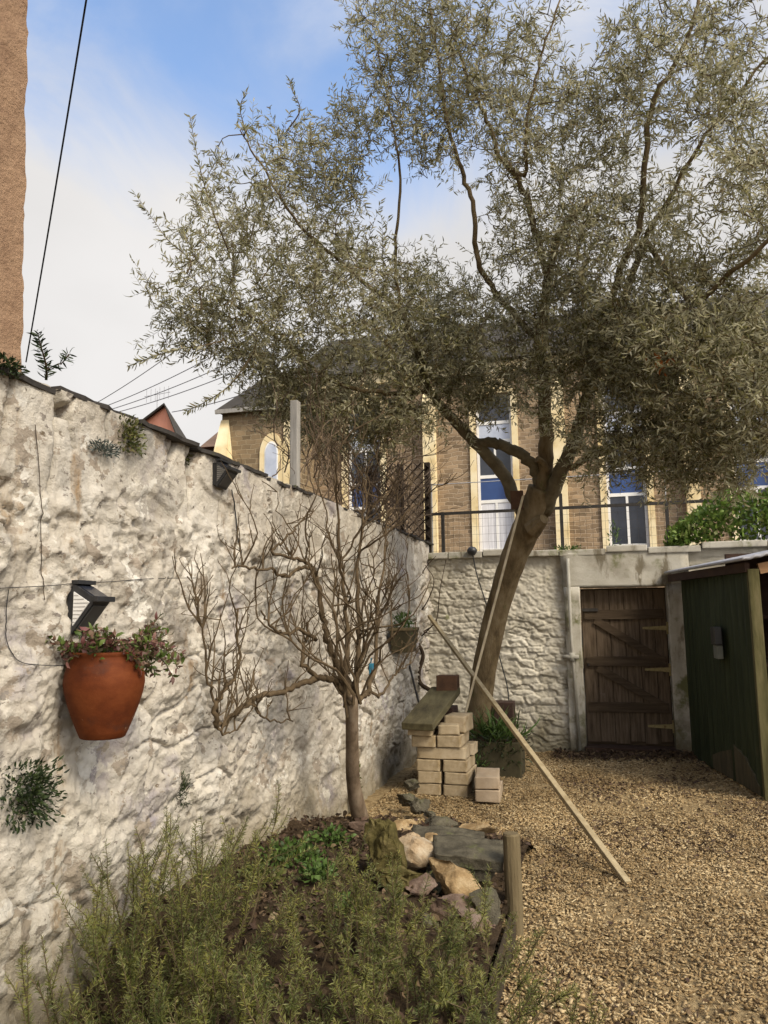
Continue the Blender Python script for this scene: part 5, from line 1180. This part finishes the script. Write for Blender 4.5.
# overcast clouds: brighter towards the zenith and round the hidden sun
hi = N.new('ShaderNodeMapRange'); hi.inputs['From Min'].default_value = .60; hi.inputs['From Max'].default_value = 1.0; hi.inputs['To Min'].default_value = 1.0; hi.inputs['To Max'].default_value = 2.4; Lk.new(sepw.outputs['Z'], hi.inputs['Value'])
dt = N.new('ShaderNodeVectorMath'); dt.operation = 'DOT_PRODUCT'; Lk.new(tc.outputs['Generated'], dt.inputs[0]); dt.inputs[1].default_value = sv
gl = N.new('ShaderNodeMapRange'); gl.interpolation_type = 'SMOOTHSTEP'; gl.inputs['From Min'].default_value = .45; gl.inputs['From Max'].default_value = 1.0; gl.inputs['To Max'].default_value = 2.5; Lk.new(dt.outputs['Value'], gl.inputs['Value'])
br_ = N.new('ShaderNodeMath'); Lk.new(hi.outputs[0], br_.inputs[0]); Lk.new(gl.outputs[0], br_.inputs[1])
n3 = N.new('ShaderNodeTexNoise'); n3.inputs['Scale'].default_value = 1.6; n3.inputs['Detail'].default_value = 5; Lk.new(mp.outputs[0], n3.inputs['Vector'])
r3 = N.new('ShaderNodeMapRange'); r3.inputs['From Min'].default_value = .3; r3.inputs['From Max'].default_value = .7; r3.inputs['To Min'].default_value = .86; r3.inputs['To Max'].default_value = 1.1; Lk.new(n3.outputs['Fac'], r3.inputs['Value'])
b2 = N.new('ShaderNodeMath'); b2.operation = 'MULTIPLY'; Lk.new(br_.outputs[0], b2.inputs[0]); Lk.new(r3.outputs[0], b2.inputs[1])
cc = N.new('ShaderNodeVectorMath'); cc.operation = 'SCALE'; cc.inputs[0].default_value = (2.55, 2.49, 2.45); Lk.new(b2.outputs[0], cc.inputs['Scale'])
mx = N.new('ShaderNodeMix'); mx.data_type = 'RGBA'; Lk.new(cm.outputs[0], mx.inputs['Factor']); Lk.new(sk.outputs[0], mx.inputs['A']); Lk.new(cc.outputs[0], mx.inputs['B'])
Lk.new(mx.outputs['Result'], bg.inputs['Color'])

scene.view_settings.view_transform = 'Standard'; scene.view_settings.look = 'None'; scene.view_settings.exposure = 1.22; scene.view_settings.gamma = 1
scene.render.engine = 'CYCLES'; scene.cycles.use_denoising = True; scene.cycles.max_bounces = 8; scene.cycles.diffuse_bounces = 5; scene.cycles.transmission_bounces = 6; scene.cycles.transparent_max_bounces = 8
try: scene.cycles.denoiser = 'OPENIMAGEDENOISE'
except Exception: pass
